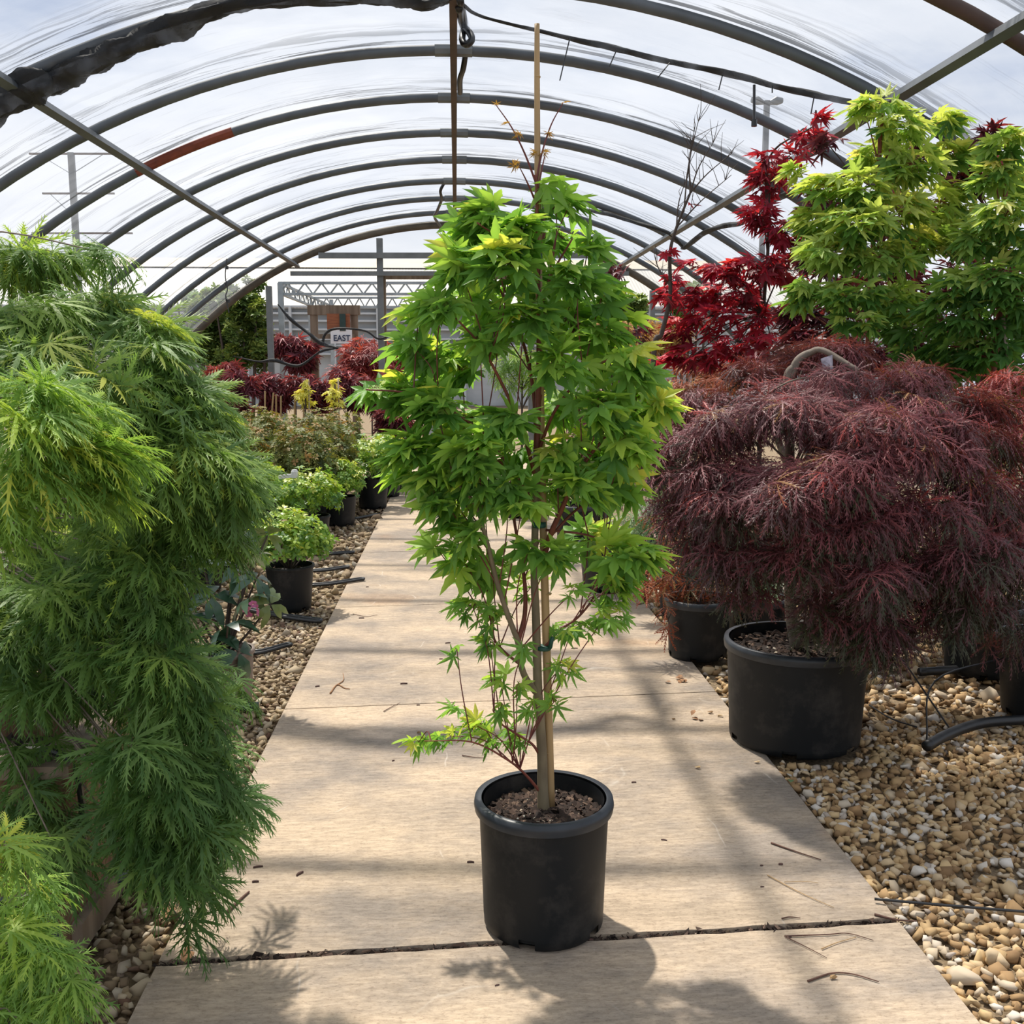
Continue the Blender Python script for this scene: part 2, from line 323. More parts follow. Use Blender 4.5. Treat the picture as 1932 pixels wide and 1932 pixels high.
def spline(pts, n=10):
    P = np.array(pts, float)
    if len(P) < 3: return np.array([P[0]+(P[-1]-P[0])*t for t in np.linspace(0, 1, n)])
    Q = np.vstack([2*P[0]-P[1], P, 2*P[-1]-P[-2]]); out_ = []
    for i in range(1, len(Q)-2):
        for t in np.linspace(0, 1, n, endpoint=False):
            p0, p1, p2, p3 = Q[i-1:i+3]
            out_.append(.5*((2*p1)+(-p0+p2)*t+(2*p0-5*p1+4*p2-p3)*t*t+(-p0+3*p1-3*p2+p3)*t**3))
    out_.append(P[-1]); return np.array(out_)

# ------------------------------------------------------------------ leaf shapes (base at origin, tip towards +y, face +z)
def palmate(lobes=((-128, .42), (-88, .70), (-44, .93), (0, 1.0), (44, .93), (88, .70), (128, .42)), wid=.13, sinus=.30, droop=.28):
    V = [(0, 0, 0)]; n = len(lobes)
    for i, (a, L) in enumerate(lobes):
        def pt(t, ww, zz=0):
            an = R_(a); x, y = t*L, ww*L; return (x*math.sin(an)+y*math.cos(an), x*math.cos(an)-y*math.sin(an), zz)
        if i == 0: V.append(pt(.25, -.12, .02))
        V += [pt(.52, -wid, .035), pt(.66, -wid*.62, .02), pt(.78, -wid*.5, .015), pt(1.0, 0, 0), pt(.78, wid*.5, .015), pt(.66, wid*.62, .02), pt(.52, wid, .035)]
        if i < n-1:
            am = R_((a+lobes[i+1][0])/2); s = sinus*min(L, lobes[i+1][1])*1.05; V.append((s*math.sin(am), s*math.cos(am), .05))
        else: V.append(pt(.25, .12, .02))
    V = np.array(V, float); r2 = V[:, 0]**2+V[:, 1]**2; V[:, 2] -= droop*r2
    T = [(0, i, i+1) for i in range(1, len(V)-1)]
    return V, np.array(T)
def dissect(lobes=((-125, .5), (-85, .75), (-42, .95), (0, 1.0), (42, .95), (85, .75), (125, .5)), droop=.38, hw=.022, tooth=.17, teeth=(.28, .44, .6, .76, .9)):
    V = []; T = []
    for a, L in lobes:
        an = R_(a); s, c = math.sin(an), math.cos(an)
        def P(t, y, z=0): x = t*L; y = y*L; return (x*s+y*c, x*c-y*s, z)
        st = [0, .25, .5, .75, 1.0]; ws = [.4, 1, 1.3, .9, 0]; b = len(V)
        for t, ww in zip(st, ws): V.append(P(t, -hw*ww)); V.append(P(t, hw*ww))
        for i in range(4): T += [(b+2*i, b+2*i+1, b+2*i+3), (b+2*i, b+2*i+3, b+2*i+2)]
        for k, t in enumerate(teeth):
            tl = tooth*(1.15-abs(t-.5))*(1 if t < .85 else .6)
            for sg in (-1, 1):
                b = len(V); V += [P(t-.03, 0), P(t+.055, sg*hw*.6), P(t+tl*1.05, sg*tl*.72, -.02)]; T.append((b, b+1, b+2) if sg < 0 else (b, b+2, b+1))
    V = np.array(V, float); r2 = V[:, 0]**2+V[:, 1]**2; V[:, 2] -= droop*r2
    return V, np.array(T)
def whorl(n=6, wid=.2, lift=.35, droop=.25, seg=2):
    V = []; T = []
    for i in range(n):
        a = 2*math.pi*i/n+(.3 if i % 2 else 0); s, c = math.sin(a), math.cos(a); L = 1 if i % 2 else .8; b = len(V)
        for t, y in ((.05, 0), (.45, -wid*.85), (.72, -wid*.8), (1, 0), (.72, wid*.8), (.45, wid*.85)):
            x = t*L; V.append((x*s+y*c, x*c-y*s, lift*x-droop*x*x+abs(y)*.35))
        T += [(b, b+5, b+1), (b+1, b+5, b+4), (b+1, b+4, b+2), (b+2, b+4, b+3)]
    return np.array(V, float), np.array(T)
PALM = palmate(wid=.165, sinus=.36, droop=.2); PALM_S = palmate(((-110, .55), (-70, .8), (-30, .97), (10, 1), (50, .88), (92, .65)), wid=.15, sinus=.33, droop=.25)
PALM_N = palmate(wid=.085, sinus=.22, droop=.2)
LACE = dissect(); LACE_F = dissect(teeth=(.35, .6, .85), hw=.03, tooth=.22); LACE_T = dissect(hw=.018, tooth=.15, droop=.5)
LACE_B = dissect(lobes=((-130, .45), (-95, .7), (-62, .85), (-30, .97), (0, 1.0), (30, .97), (62, .85), (95, .7), (130, .45)), hw=.038, tooth=.20, droop=.26, teeth=(.25, .38, .5, .62, .74, .86))
WH = whorl(); LEAF1 = whorl(1, .3, .0, .2)

def scatter(tpl, pos, dirs, nrm, size, rnd):
    V0, T0 = tpl; N = len(pos); nv = len(V0)
    y = dirs/np.linalg.norm(dirs, axis=1)[:, None]; z = nrm-y*np.sum(nrm*y, 1)[:, None]; z /= np.linalg.norm(z, axis=1)[:, None]+1e-9; x = np.cross(y, z)
    size = np.broadcast_to(size, (N,)); Vs = V0[None]*size[:, None, None]
    V = pos[:, None, :]+Vs[..., 0:1]*x[:, None]+Vs[..., 1:2]*y[:, None]+Vs[..., 2:3]*z[:, None]
    T = T0[None]+(np.arange(N)*nv)[:, None, None]
    return V.reshape(-1, 3), T.reshape(-1, 3), np.repeat(rnd, nv)
def join(parts):
    Vs, Ts, Rs = [], [], []; n = 0
    for V, T, r in parts: Vs.append(V); Ts.append(T+n); Rs.append(r); n += len(V)
    return np.concatenate(Vs), np.concatenate(Ts), np.concatenate(Rs)

def px2m(Y): return Y*math.cos(PITCH)/F*1.0+0.0
def clusters_world(cl, Y0, dens=1.0):
    out_ = []
    for c in cl:
        px, py, dy, rx, ry, n = c[:6]; Y = Y0+dy; C = AT(px, py, Y); Z = np.dot(C-O_, _f); s = Z/F
        out_.append((C, rx*s, ry*s, max(1, int(n*dens))))
    return out_
def grow(clw, axis, seed, size, tpls, down=.35, noise=.45, depth=.9, shell=.35, up=1.0, rnd_pow=1.0, out_w=1.0, nout=.45):
    """leaves in every cluster, pointing away from the stem, tips down. returns geometry + base points"""
    rg = np.random.default_rng(seed); parts = []; pts = []
    for ci, (C, rx, rz, n) in enumerate(clw):
        d = rg.normal(size=(n, 3)); d /= np.linalg.norm(d, axis=1)[:, None]; rad = rg.uniform(shell, 1, n)**.6
        P = C+d*rad[:, None]*np.array([rx, rx*depth, rz])
        a = np.array([axis[0], axis[1], 0.0]); o = P-a; o[:, 2] = 0; o /= np.linalg.norm(o, axis=1)[:, None]+.05
        D = o*out_w+d*np.array([.5, .5, .35])+rg.normal(size=(n, 3))*noise*.6; D[:, 2] -= down
        Nn = o*nout+np.array([0, 0, up])+rg.normal(size=(n, 3))*noise
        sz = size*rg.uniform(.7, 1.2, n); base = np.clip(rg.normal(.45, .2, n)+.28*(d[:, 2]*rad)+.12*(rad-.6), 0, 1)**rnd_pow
        k = rg.integers(0, len(tpls), n)
        for t in range(len(tpls)):
            q = k == t
            if q.any(): parts.append(scatter(tpls[t], P[q], D[q], Nn[q], sz[q], base[q]))
        pts.append(P)
    return join(parts), pts
def twigs(pts, clw, hubs, rad=.004, seed=1, frac=.5, arch=.06, limbr=2.2):
    """a limb to every cluster from the nearest hub, and twigs from the limb's end to leaves"""
    mb = MB(); rg = np.random.default_rng(seed); H = np.array(hubs)
    for (C, rx, rz, n), P in zip(clw, pts):
        dd = np.linalg.norm(H-C-np.array([0, 0, -.25]), axis=1)+np.where(H[:, 2] > C[2]+.05, .6, 0); h = H[np.argmin(dd)]
        mid = (h+C)/2+np.array([0, 0, arch])+rg.normal(size=3)*.01
        pl = spline([h, mid, C], 5); mb.tube(pl, np.linspace(rad*limbr, rad*1.0, len(pl)), 5)
        for p in P[rg.random(len(P)) < frac]:
            m_ = (C+p)/2+np.array([0, 0, .01]); mb.tube([C, m_, p], [rad*.8, rad*.6, rad*.35], 3)
    return mb

# ------------------------------------------------------------------ pots
def pot_mesh(r0, r1, h, cx, cy, rim=.03, lip=.012, holes=8, seg=64, hole_h=.035, z0=0.0, phase=0, rimz=None):
    prof_out = [(r0*.93, .0), (r0, .012), (r0+(r1-r0)*.1, hole_h), (r0+(r1-r0)*.5, h*.5), (r1, h-rim)]
    prof_rim = [(r1+lip, h-rim+.001), (r1+lip*1.25, h-rim*.5), (r1+lip, h), (r1-.006, h)]
    prof_in = [(r1-.012, h-.004), (r1-.02, h*.75), (r0*.95, .02)]
    def lathe(prof, skip=None):
        mb = MB(); V = []; Fc = []
        for r, z in prof:
            for j in range(seg): a = 2*math.pi*j/seg+phase; V.append((cx+r*math.cos(a), cy+r*math.sin(a), z0+z))
        for i in range(len(prof)-1):
            for j in range(seg):
                if skip and skip(i, j): continue
                Fc.append((i*seg+j, i*seg+(j+1) % seg, (i+1)*seg+(j+1) % seg, (i+1)*seg+j))
        return mb.add(V, Fc)
    st = seg//holes if holes else 0
    skip = (lambda i, j: i in (0, 1) and j % st < (3 if seg >= 70 else 1 if seg < 40 else 2)) if holes else None
    body = lathe(prof_out+[(r1, h-rim*.2)], skip); body.add([], []) if False else None
    inner = lathe(prof_in); body.v += inner.v; body.f += [[k+body.n for k in f] for f in inner.f]; body.r += inner.r; body.n += inner.n
    # base disc
    V = [(cx, cy, z0+.012)]+[(cx+r0*.9*math.cos(2*math.pi*j/seg), cy+r0*.9*math.sin(2*math.pi*j/seg), z0+.012) for j in range(seg)]
    body.add(V, [(0, 1+j, 1+(j+1) % seg) for j in range(seg)])
    return body, lathe(prof_rim)
def soil_mesh(cx, cy, r, z, seed, chips=500, chip=.012):
    rg = np.random.default_rng(seed); mb = MB(); k = 36; V = [(cx, cy, z+.01)]
    for q in (.35, .7, 1.0):
        for j in range(k): a = 2*math.pi*j/k; V.append((cx+r*q*math.cos(a), cy+r*q*math.sin(a), z+(.008 if q < 1 else 0)))
    Fc = [(0, 1+j, 1+(j+1) % k) for j in range(k)]
    for ring in range(2):
        b = 1+ring*k; Fc += [(b+j, b+(j+1) % k, b+k+(j+1) % k, b+k+j) for j in range(k)]
    mb.add(V, Fc, .1)
    for _ in range(chips):
        rr = r*.95*math.sqrt(rg.random()); a = rg.uniform(0, 6.28); c = np.array([cx+rr*math.cos(a), cy+rr*math.sin(a), z+.012])
        u = rg.normal(size=3); u[2] *= .4; u /= np.linalg.norm(u); v = np.cross(u, [0, 0, 1]); v /= np.linalg.norm(v)+1e-6; s = chip*rg.uniform(.5, 1.6); t = s*rg.uniform(.25, .6); rv = rg.random()
        if rv > .93: u = u*.5; s *= .7; t = s*.5
        up = np.array([0, 0, t*.7]); P = [c-u*s-v*t, c+u*s-v*t, c+u*s+v*t, c-u*s+v*t, c-u*s*.7+up, c+u*s*.7+up]
        mb.add(P, [(0, 1, 5, 4), (1, 2, 5), (2, 3, 4, 5), (3, 0, 4)], rv)
    return mb

# ================================================================== GROUND
gm = MB(); gm.box(-30, 30, -6, 60, -.25, -.035); floor = structure(gm.obj('floor', 'ground'))
# path slabs: joints measured in the photo, edges left and right
XL, XR = G(240, 1932)[0], G(1850, 1932)[0]
joints = [((390, 1812), (1680, 1737)), ((540, 1338), (1345, 1305)), ((634, 1146), (1230, 1127)), ((690, 1042), (1170, 1031)), ((733, 981), (1100, 972))]
jl = []
for a, b in joints:
    A, B = G(*a), G(*b); s = (B[1]-A[1])/(B[0]-A[0]); jl.append((A[1]+s*(XL-A[0]), A[1]+s*(XR-A[0])))
d0 = (jl[1][0]-jl[0][0], jl[1][1]-jl[0][1])
jl = [(jl[0][0]-2.03, jl[0][1]-2.03)]+jl
while jl[-1][0] < 17: jl.append((jl[-1][0]+2.03, jl[-1][1]+2.03))
gap = .008
for i in range(len(jl)-1):
    (a0, a1), (b0, b1) = jl[i], jl[i+1]
    ga = .02 if i in (1,) else gap; gb = .02 if i == 0 else gap
    mb = MB(); n = 40; top = []; bot = []
    def edge(y0, y1, sgn, g, seed):
        rg = np.random.default_rng(seed); return [(XL+(XR-XL)*t, y0+(y1-y0)*t+sgn*(g*.5+g*.35*rg.random()*(1 if g > .015 else .3))) for t in np.linspace(0, 1, n)]
    E0 = edge(a0, a1, 1, ga, i*2); E1 = edge(b0, b1, -1, gb, i*2+1)
    V = [(x, y, 0) for x, y in E0]+[(x, y, 0) for x, y in E1]+[(x, y, -.1) for x, y in E0]+[(x, y, -.1) for x, y in E1]
    Fc = [(j, j+1, n+j+1, n+j) for j in range(n-1)]+[(j+1, j, 2*n+j, 2*n+j+1) for j in range(n-1)]+[(n+j, n+j+1, 3*n+j+1, 3*n+j) for j in range(n-1)]
    Fc += [(0, n, 3*n, 2*n), (n-1, 3*n-1, 4*n-1, 2*n-1)]
    mb.add(V, Fc); structure(mb.obj('path_slab', 'concrete'))
# debris packed into the wide near joint
mb = MB(); rg = np.random.default_rng(5)
mb.add([(XL, jl[1][0]-.02, -.03), (XR, jl[1][1]-.02, -.03), (XR, jl[1][1]+.02, -.03), (XL, jl[1][0]+.02, -.03)], [(0, 1, 2, 3)], .1)
for k in range(700):
    t = rg.random(); c = np.array([XL+(XR-XL)*t, jl[1][0]+(jl[1][1]-jl[1][0])*t+rg.normal()*.006, -.012+rg.random()*.01]); s = rg.uniform(.004, .011)
    P = c+rg.normal(size=(4, 3))*s*np.array([1, .7, .6]); mb.add(P, [(0, 1, 2), (0, 2, 3), (0, 3, 1), (1, 3, 2)], rg.random()*.94)
tag(mb.obj('joint_debris', 'soil'), 'dark bark crumbs packed in the slab joint under the front pot', 'debris', kind='stuff')

# gravel
def rock_templates(n=8, seed=3):
    import bmesh
    out_ = []; rg = np.random.default_rng(seed)
    for k in range(n):
        bm = bmesh.new(); P = rg.normal(size=(11, 3)); P /= np.linalg.norm(P, axis=1)[:, None]; P *= rg.uniform(.75, 1.1, (11, 1)); P *= np.array([1, .78, .6])
        vs = [bm.verts.new(p) for p in P]; bmesh.ops.convex_hull(bm, input=vs)
        for v in [v for v in bm.verts if not v.link_faces]: bm.verts.remove(v)
        bmesh.ops.triangulate(bm, faces=bm.faces); bm.verts.index_update()
        out_.append((np.array([v.co[:] for v in bm.verts]), np.array([[v.index for v in f.verts] for f in bm.faces]))); bm.free()
    return out_
ROCKS = rock_templates()
avoid = []     # (x, y, r) circles kept free of stones
def gravel(name, x0, x1, y0, y1, step, size, seed, m, label, layers=1, flat=1.0):
    rg = np.random.default_rng(seed); xs = np.arange(x0, x1, step); ys = np.arange(y0, y1, step); X, Y = np.meshgrid(xs, ys); parts = []
    for L in range(layers):
        P = np.stack([X.ravel(), Y.ravel(), np.zeros(X.size)], 1); P[:, :2] += rg.uniform(-.5, .5, (len(P), 2))*step*1.3
        P[:, 2] = -.022+rg.uniform(-.006, .012, len(P))
        ok = (P[:, 0] > x0) & (P[:, 0] < x1)
        for ax, ay, ar in avoid: ok &= (P[:, 0]-ax)**2+(P[:, 1]-ay)**2 > ar*ar
        P = P[ok]; N = len(P); sz = size*np.exp(rg.normal(0, .28, N)); dirs = rg.normal(size=(N, 3))*np.array([1, 1, .35]); nr = rg.normal(size=(N, 3))*.5+np.array([0, 0, 1]); rn = rg.random(N); k = rg.integers(0, len(ROCKS), N)
        for t in range(len(ROCKS)):
            q = k == t; parts.append(scatter(ROCKS[t], P[q], dirs[q], nr[q], sz[q], rn[q]))
    V, T, r = join(parts); return tag(fast_mesh(name, V, T, r, m), label, 'gravel', kind='stuff')

# main plants' bases
MB_ = G(1025, 1737); MTX, MTY = MB_[0], MB_[1]
BP = G(1497, 1392); BPX, BPY = BP[0], BP[1]
SP = G(1316, 1236); SPX, SPY = SP[0], SP[1]
avoid += [(BPX, BPY, .27), (SPX, SPY, .17)]
GR = XR+.012; GL = XL-.012
gravel('gravel', GR, GR+2.2, 1.15, 4.3, .0265, .0205, 1, 'gravel', 'tan and white crushed stone along the right path edge', 1)
gravel('gravel', GR, 6.5, 4.3, 8.5, .045, .026, 2, 'gravel', 'tan gravel under the purple maples far along the right side', 1)
gravel('gravel', GL-1.6, GL, 1.6, 6.6, .028, .0195, 4, 'gravel_dull', 'dull gravel with bark bits along the left path edge', 1)
gravel('gravel', GL-5, GL, 6.6, 12.5, .06, .034, 5, 'gravel_dull', 'dull gravel between the azalea pots further back', 1)

# ================================================================== GREENHOUSE
fr = thing('hoop_house', (0, 15.74, 0), 'grey steel hoop frame arching over the path with a ridge bar', 'greenhouse frame')
def arc(Y, R=RR, a0=-70, a1=70, n=60, x0=0): return [(x0+R*math.sin(R_(a)), Y, RC+R*math.cos(R_(a))) for a in np.linspace(a0, a1, n)]
HOOPS = [4.76, 5.98]+[7.2+1.22*k for k in range(7)]
for i, Y in enumerate([2.3, 3.54]+HOOPS):
    h = MB().tube(arc(Y), .036, 8).obj('hoop', 'rust' if i == 2 else 'galv', fr, True)
    if i > 2:
        s = MB().tube(arc(Y, a0=-1.3, a1=1.3, n=5), .041, 8); child_of(h, s, 'coupling_sleeve', 'galv_mid')
        h['label'] = 'grey hoop with a pale sleeve at its crown'
eh = MB().tube(arc(15.74, n=60), .055, 6).obj('end_arch', 'endwood', fr, True); eh['label'] = 'brown weathered end arch'
MB().bar((0, 1, 3.575), (0, 15.74, 3.575), .045, .07).obj('ridge_purlin', 'rust', fr)
for X0 in (-2.36, 2.42):
    z = RC+math.sqrt((RR-.06)**2-X0**2); MB().bar((X0, 1.0, z), (X0, 15.9, z), .05, .05, (X0, 0, 5)).obj('side_purlin', 'galv', fr)
# red primer patch on a hoop
p = ROOF(372, 302, RR-.02); ph_ = math.degrees(math.asin(p[0]/RR))
MB().tube(arc(8.42, a0=ph_-4.5, a1=ph_+4, n=8), .038, 8).obj('primer_patch', 'rust_red', fr)
# gable framing
GY = 15.74
def gpost(px, py0, py1, wpx, name, m, Y=GY, ground=False):
    a = AT(px, py0, Y); z1 = 0 if ground else AT(px, py1, Y)[2]; wd = wpx*Y/F
    return MB().box(a[0]-wd/2, a[0]+wd/2, Y-.05, Y+.05, z1, a[2]).obj(name, m, fr)
gpost(716, 450, 0, 11, 'gable_post', 'galv_mid', ground=True); gpost(724, 520, 0, 7, 'gable_post', 'wood', GY+.12, ground=True)['label'] = 'weathered wooden door post'
gpost(507, 540, 0, 10, 'gable_post', 'galv_mid', ground=True); gpost(1003, 450, 0, 11, 'gable_post', 'galv_mid', ground=True); gpost(1231, 548, 0, 9, 'gable_post', 'galv_mid', ground=True)
for (xa, xb, py, wz) in ((601, 1122, 482, 10), (548, 1186, 516, 8)):
    a = AT(xa, py, GY-.07); b = AT(xb, py, GY-.07); MB().bar(a, b, .05, wz*GY/F).obj('gable_beam', 'galv_mid', fr)
a = AT(726, 521, GY+.1); b = AT(1003, 521, GY+.1); MB().bar(a, b, .09, .09).obj('door_header', 'wood', fr)
# film over the hoops, gently quilted
def ceiling():
    us = np.linspace(-68, 68, 170); vs = np.arange(-.6, 15.76, .08); rg = np.random.default_rng(2); V = []; UV = []
    ph = rg.uniform(0, 6, 40)
    for v in vs:
        t = ((v-7.2+12.2) % 1.22)/1.22; sag = -.035*math.sin(math.pi*t)
        for k, u in enumerate(us):
            wob = .010*math.sin(v*9+u*.35+ph[int(abs(u)) % 40]*.2)+.006*math.sin(v*23+u*.9)
            r = RR+.05+sag+wob*math.sin(math.pi*t); V.append((r*math.sin(R_(u)), v, RC+r*math.cos(R_(u)))); UV.append((R_(u)*RR, v))
    nu = len(us); V = np.array(V); Fc = [(i*nu+j, i*nu+j+1, (i+1)*nu+j+1, (i+1)*nu+j) for i in range(len(vs)-1) for j in range(nu-1)]
    me = bpy.data.meshes.new('ceiling'); me.from_pydata(V.tolist(), [], Fc); me.materials.append(M['film'])
    uvl = me.uv_layers.new(name='UVMap'); li = np.zeros(len(me.loops), np.int32); me.loops.foreach_get('vertex_index', li)
    uvl.data.foreach_set('uv', np.array(UV)[li].astype(np.float32).ravel()); me.polygons.foreach_set('use_smooth', [True]*len(me.polygons))
    o = bpy.data.objects.new('ceiling', me); COL.objects.link(o); return structure(o)
ceiling()

# crumpled shade netting
def crumple(pts, rad, seed, k=14, flat=.6, amp=.35):
    rg = np.random.default_rng(seed); P = spline(pts, 14); n = len(P); rr = np.broadcast_to(rad, (len(pts),)); rads = np.interp(np.linspace(0, 1, n), np.linspace(0, 1, len(rr)), rr)
    mb = MB(); mb.tube(P, rads, k, flat=flat); V = mb.v[0].reshape(n, k, 3); ph = rg.uniform(0, 6.28, k)
    for i in range(n):
        c = P[i]
        for j in range(k): V[i, j] = c+(V[i, j]-c)*(1+amp*.8*math.sin(i*.33+ph[j])+amp*.45*math.sin(i*.13+ph[j]*2)+amp*.12*rg.normal())
    mb.v[0] = V.reshape(-1, 3); return mb
def roofline(pxs, R=RR-.07): return [ROOF(x, y, R) for x, y in pxs]
o = crumple(roofline([(-60, 235), (0, 200), (60, 165), (110, 150), (170, 118), (240, 88), (330, 52), (410, 16), (500, 2), (640, -4), (740, -2), (800, 8), (858, -6)]), [.13, .11, .12, .08, .09, .075, .085, .055, .06, .05, .045, .045, .03], 3).obj('shade_cloth', 'net', None, True)
tag(o, 'thick crumpled black shade netting rolled along the hoop at upper left', 'shade cloth', 'gathered shade cloths')
o = crumple(roofline([(868, 4), (900, 28), (966, 46), (1075, 72), (1160, 92), (1270, 118), (1370, 137), (1460, 162), (1540, 180), (1605, 192)]), [.012, .012, .012, .022, .028, .022, .03, .026, .028, .022], 4, k=10, amp=.2).obj('shade_cloth', 'net', None, True)
tag(o, 'thin black rolled netting edge sloping down to the right roof bar', 'shade cloth', 'gathered shade cloths')
o = crumple(roofline([(1290, 468), (1335, 436), (1370, 426), (1405, 418), (1432, 392), (1470, 372), (1530, 348), (1575, 340), (1605, 325)]), [.035, .035, .04, .035, .04, .035, .04, .035, .03], 5, k=10, amp=.2).obj('shade_cloth', 'net', None, True)
tag(o, 'short black netting strip dipping between hoops behind the red maple', 'shade cloth', 'gathered shade cloths')
o = crumple(roofline([(1100, 395), (1140, 402), (1200, 420), (1262, 440), (1290, 468)]), [.03, .04, .035, .035, .03], 6, k=10, amp=.2).obj('shade_cloth', 'net', None, True)
tag(o, 'black netting fold on the far right hoops above the maple top', 'shade cloth', 'gathered shade cloths')
# dangling wires from the netting edge
for i, (x0, y0, x1, y1) in enumerate([(1075, 72, 1056, 152), (1163, 95, 1149, 127), (1264, 118, 1241, 147), (1363, 142, 1356, 170), (1423, 160, 1423, 232), (1457, 162, 1457, 175), (1536, 182, 1530, 215)]):
    a = ROOF(x0, y0, RR-.09); s = (y1-y0); b = AT(x1, y1, a[1]); mb = MB().tube([a, (a+b)/2, b], .004 if i != 4 else .009, 5)
    if i == 4: mb.tube([b+np.array([0, 0, .02]), b, b-np.array([0, 0, .02])], .018, 6)
    tag(mb.obj('hanging_wire', 'hose'), ['first', 'second', 'third', 'fourth', 'fifth, longest and ball-ended', 'sixth and shortest', 'seventh'][i]+' wire from the left hanging off the rolled netting edge', 'wire', 'wires hanging from the netting')
# black hose loops by the ridge
o = MB().tube(spline([ROOF(866, 15, RR-.1), AT(872, 45, 6.9), AT(886, 62, 6.85), AT(890, 75, 6.8), AT(880, 84, 6.8), AT(872, 74, 6.85), AT(876, 45, 6.9), ROOF(868, 0, RR-.1)], 8), .022, 8).obj('hose_loop', 'hose', None, True)
tag(o, 'black hose loop hanging by the ridge bar at the top', 'hose')
o = MB().tube(spline([AT(878, 104, 7.3), AT(874, 130, 7.4), AT(868, 150, 7.6), AT(868, 175, 7.9)], 8), .02, 8).obj('hose_loop', 'hose', None, True)
tag(o, 'black hose end drooping behind the first full hoop', 'hose')
o = MB().tube(spline([AT(838, 345, 12.2), AT(831, 360, 12.2), AT(833, 376, 12.4), AT(826, 395, 12.9), AT(820, 410, 13.6), AT(833, 430, 14.6), AT(842, 452, 15.3), AT(850, 480, 15.6)], 8), .018, 6).obj('hose_loop', 'hose', None, True)
tag(o, 'thin black cable snaking down left of the ridge to the gable beam', 'cable')
o = MB().tube(spline([AT(428, 488, 12.9), AT(425, 520, 12.9), AT(429, 545, 12.9), AT(426, 560, 12.9), AT(432, 590, 12.9)], 6), .007, 5)
for (x, y) in ((428, 505), (426, 536), (431, 568)): q = AT(x, y, 12.9); o.tube([q-np.array([0, 0, .02]), q, q+np.array([0, 0, .02])], .02, 6)
tag(o.obj('string_lights', 'hose'), 'short black knotted cord hanging from a left hoop', 'cord')
# torn black cloth swagging across the gable
mb = crumple([AT(524, 574, 15.4), AT(548, 602, 15.4), AT(580, 627, 15.4), AT(607, 648, 15.4), AT(638, 657, 15.4)], [.02, .06, .05, .09, .02], 8, k=10, flat=.4, amp=.15)
m2 = crumple([AT(638, 657, 15.4), AT(604, 664, 15.4), AT(564, 690, 15.4), AT(518, 680, 15.4), AT(486, 682, 15.4), AT(440, 672, 15.4)], [.015, .03, .03, .05, .025, .01], 9, k=8, flat=.6, amp=.15)
m3 = crumple([AT(608, 650, 15.4), AT(614, 630, 15.4), AT(635, 620, 15.4), AT(688, 624, 15.4), AT(713, 639, 15.4), AT(735, 633, 15.4), AT(780, 614, 15.4), AT(825, 602, 15.4)], [.03, .035, .03, .025, .025, .03, .03, .02], 10, k=8, flat=.6, amp=.15)
for q in (m2, m3): mb.f += [[k+mb.n for k in f] for f in q.f]; mb.v += q.v; mb.r += q.r; mb.n += q.n
tag(mb.obj('torn_cloth', 'net', None, True), 'torn black cloth edge swagging across the open gable by the sign', 'cloth')

# ================================================================== BEYOND THE GABLE
def rect_thing(name, label, cat, loc, group=None): return thing(name, loc, label, cat, group)
FY = 40.0
def fz(py, Y=FY): return AT(900, py, Y)[2]
fg = thing('greenhouse', (0, FY, 0), 'long white glasshouse with corrugated translucent roof beyond the gable', 'greenhouse')
x0, x1 = AT(-300, 600, FY)[0], AT(1750, 600, FY)[0]
mb = MB(); zr, ze = AT(600, 490, 46)[2], fz(578)
mb.add([(x0, FY, ze), (x1, FY, ze), (x1, 46, zr), (x0, 46, zr), (x0, FY, ze-.1), (x1, FY, ze-.1), (x1, 46, zr-.1), (x0, 46, zr-.1)], [(0, 1, 2, 3), (7, 6, 5, 4), (0, 4, 5, 1), (2, 6, 7, 3)]); mb.obj('roof', 'far_roof', fg)
mb = MB(); t = .78; za, zb = ze+(zr-ze)*t, zr; mb.add([(x0, FY+6*t, za+.06), (x1, FY+6*t, za+.06), (x1, 46.1, zb+.06), (x0, 46.1, zb+.06)], [(0, 1, 2, 3)]); mb.obj('ridge_panel', 'far_trim', fg)
MB().box(x0, x1, FY+.3, FY+.4, 0, ze).obj('wall', 'far_wall', fg)
mb = MB()
for py in (579, 592, 606, 622, 640, 652, 668): z = fz(py); mb.box(x0, x1, FY-.02, FY+.3, z-.035, z+.035)
mb.obj('rail', 'far_white', fg)
mb = MB()
for k in range(26): X = x0+(x1-x0)*k/25; mb.box(X-.05, X+.05, FY-.1, FY+.3, 0, ze)
mb.obj('mullion', 'far_white', fg)
# lattice truss frame
tf = thing('truss_frame', (AT(670, 600, 20)[0], 20, 0), 'pale steel lattice truss frame beyond the gable above the red maples', 'truss frame')
def truss(xa, xb, pt, pb, Y, n):
    mb = MB(); A, B = AT(xa, pt, Y), AT(xb, pt, Y); C, D = AT(xa, pb, Y), AT(xb, pb, Y); mb.bar(A, B, .05, .05); mb.bar(C, D, .05, .05)
    for k in range(n): t0, t1, tm = k/n, (k+1)/n, (k+.5)/n; mb.bar(A+(B-A)*tm, C+(D-C)*t0, .03, .03, (0, 1, 0)); mb.bar(A+(B-A)*tm, C+(D-C)*t1, .03, .03, (0, 1, 0))
    return mb
truss(527, 812, 534, 555, 20, 9).obj('truss', 'galv_light', tf)
truss(585, 812, 562, 580, 26, 11).obj('truss', 'galv_light', tf)
mb = MB(); A, B, C, D = AT(527, 534, 20), AT(620, 575, 30), AT(527, 553, 20), AT(620, 590, 30); mb.bar(A, B, .05, .05); mb.bar(C, D, .05, .05)
for k in range(12): mb.bar(A+(B-A)*(k+.5)/12, C+(D-C)*k/12, .03, .03); mb.bar(A+(B-A)*(k+.5)/12, C+(D-C)*(k+1)/12, .03, .03)
mb.obj('truss', 'galv_light', tf)
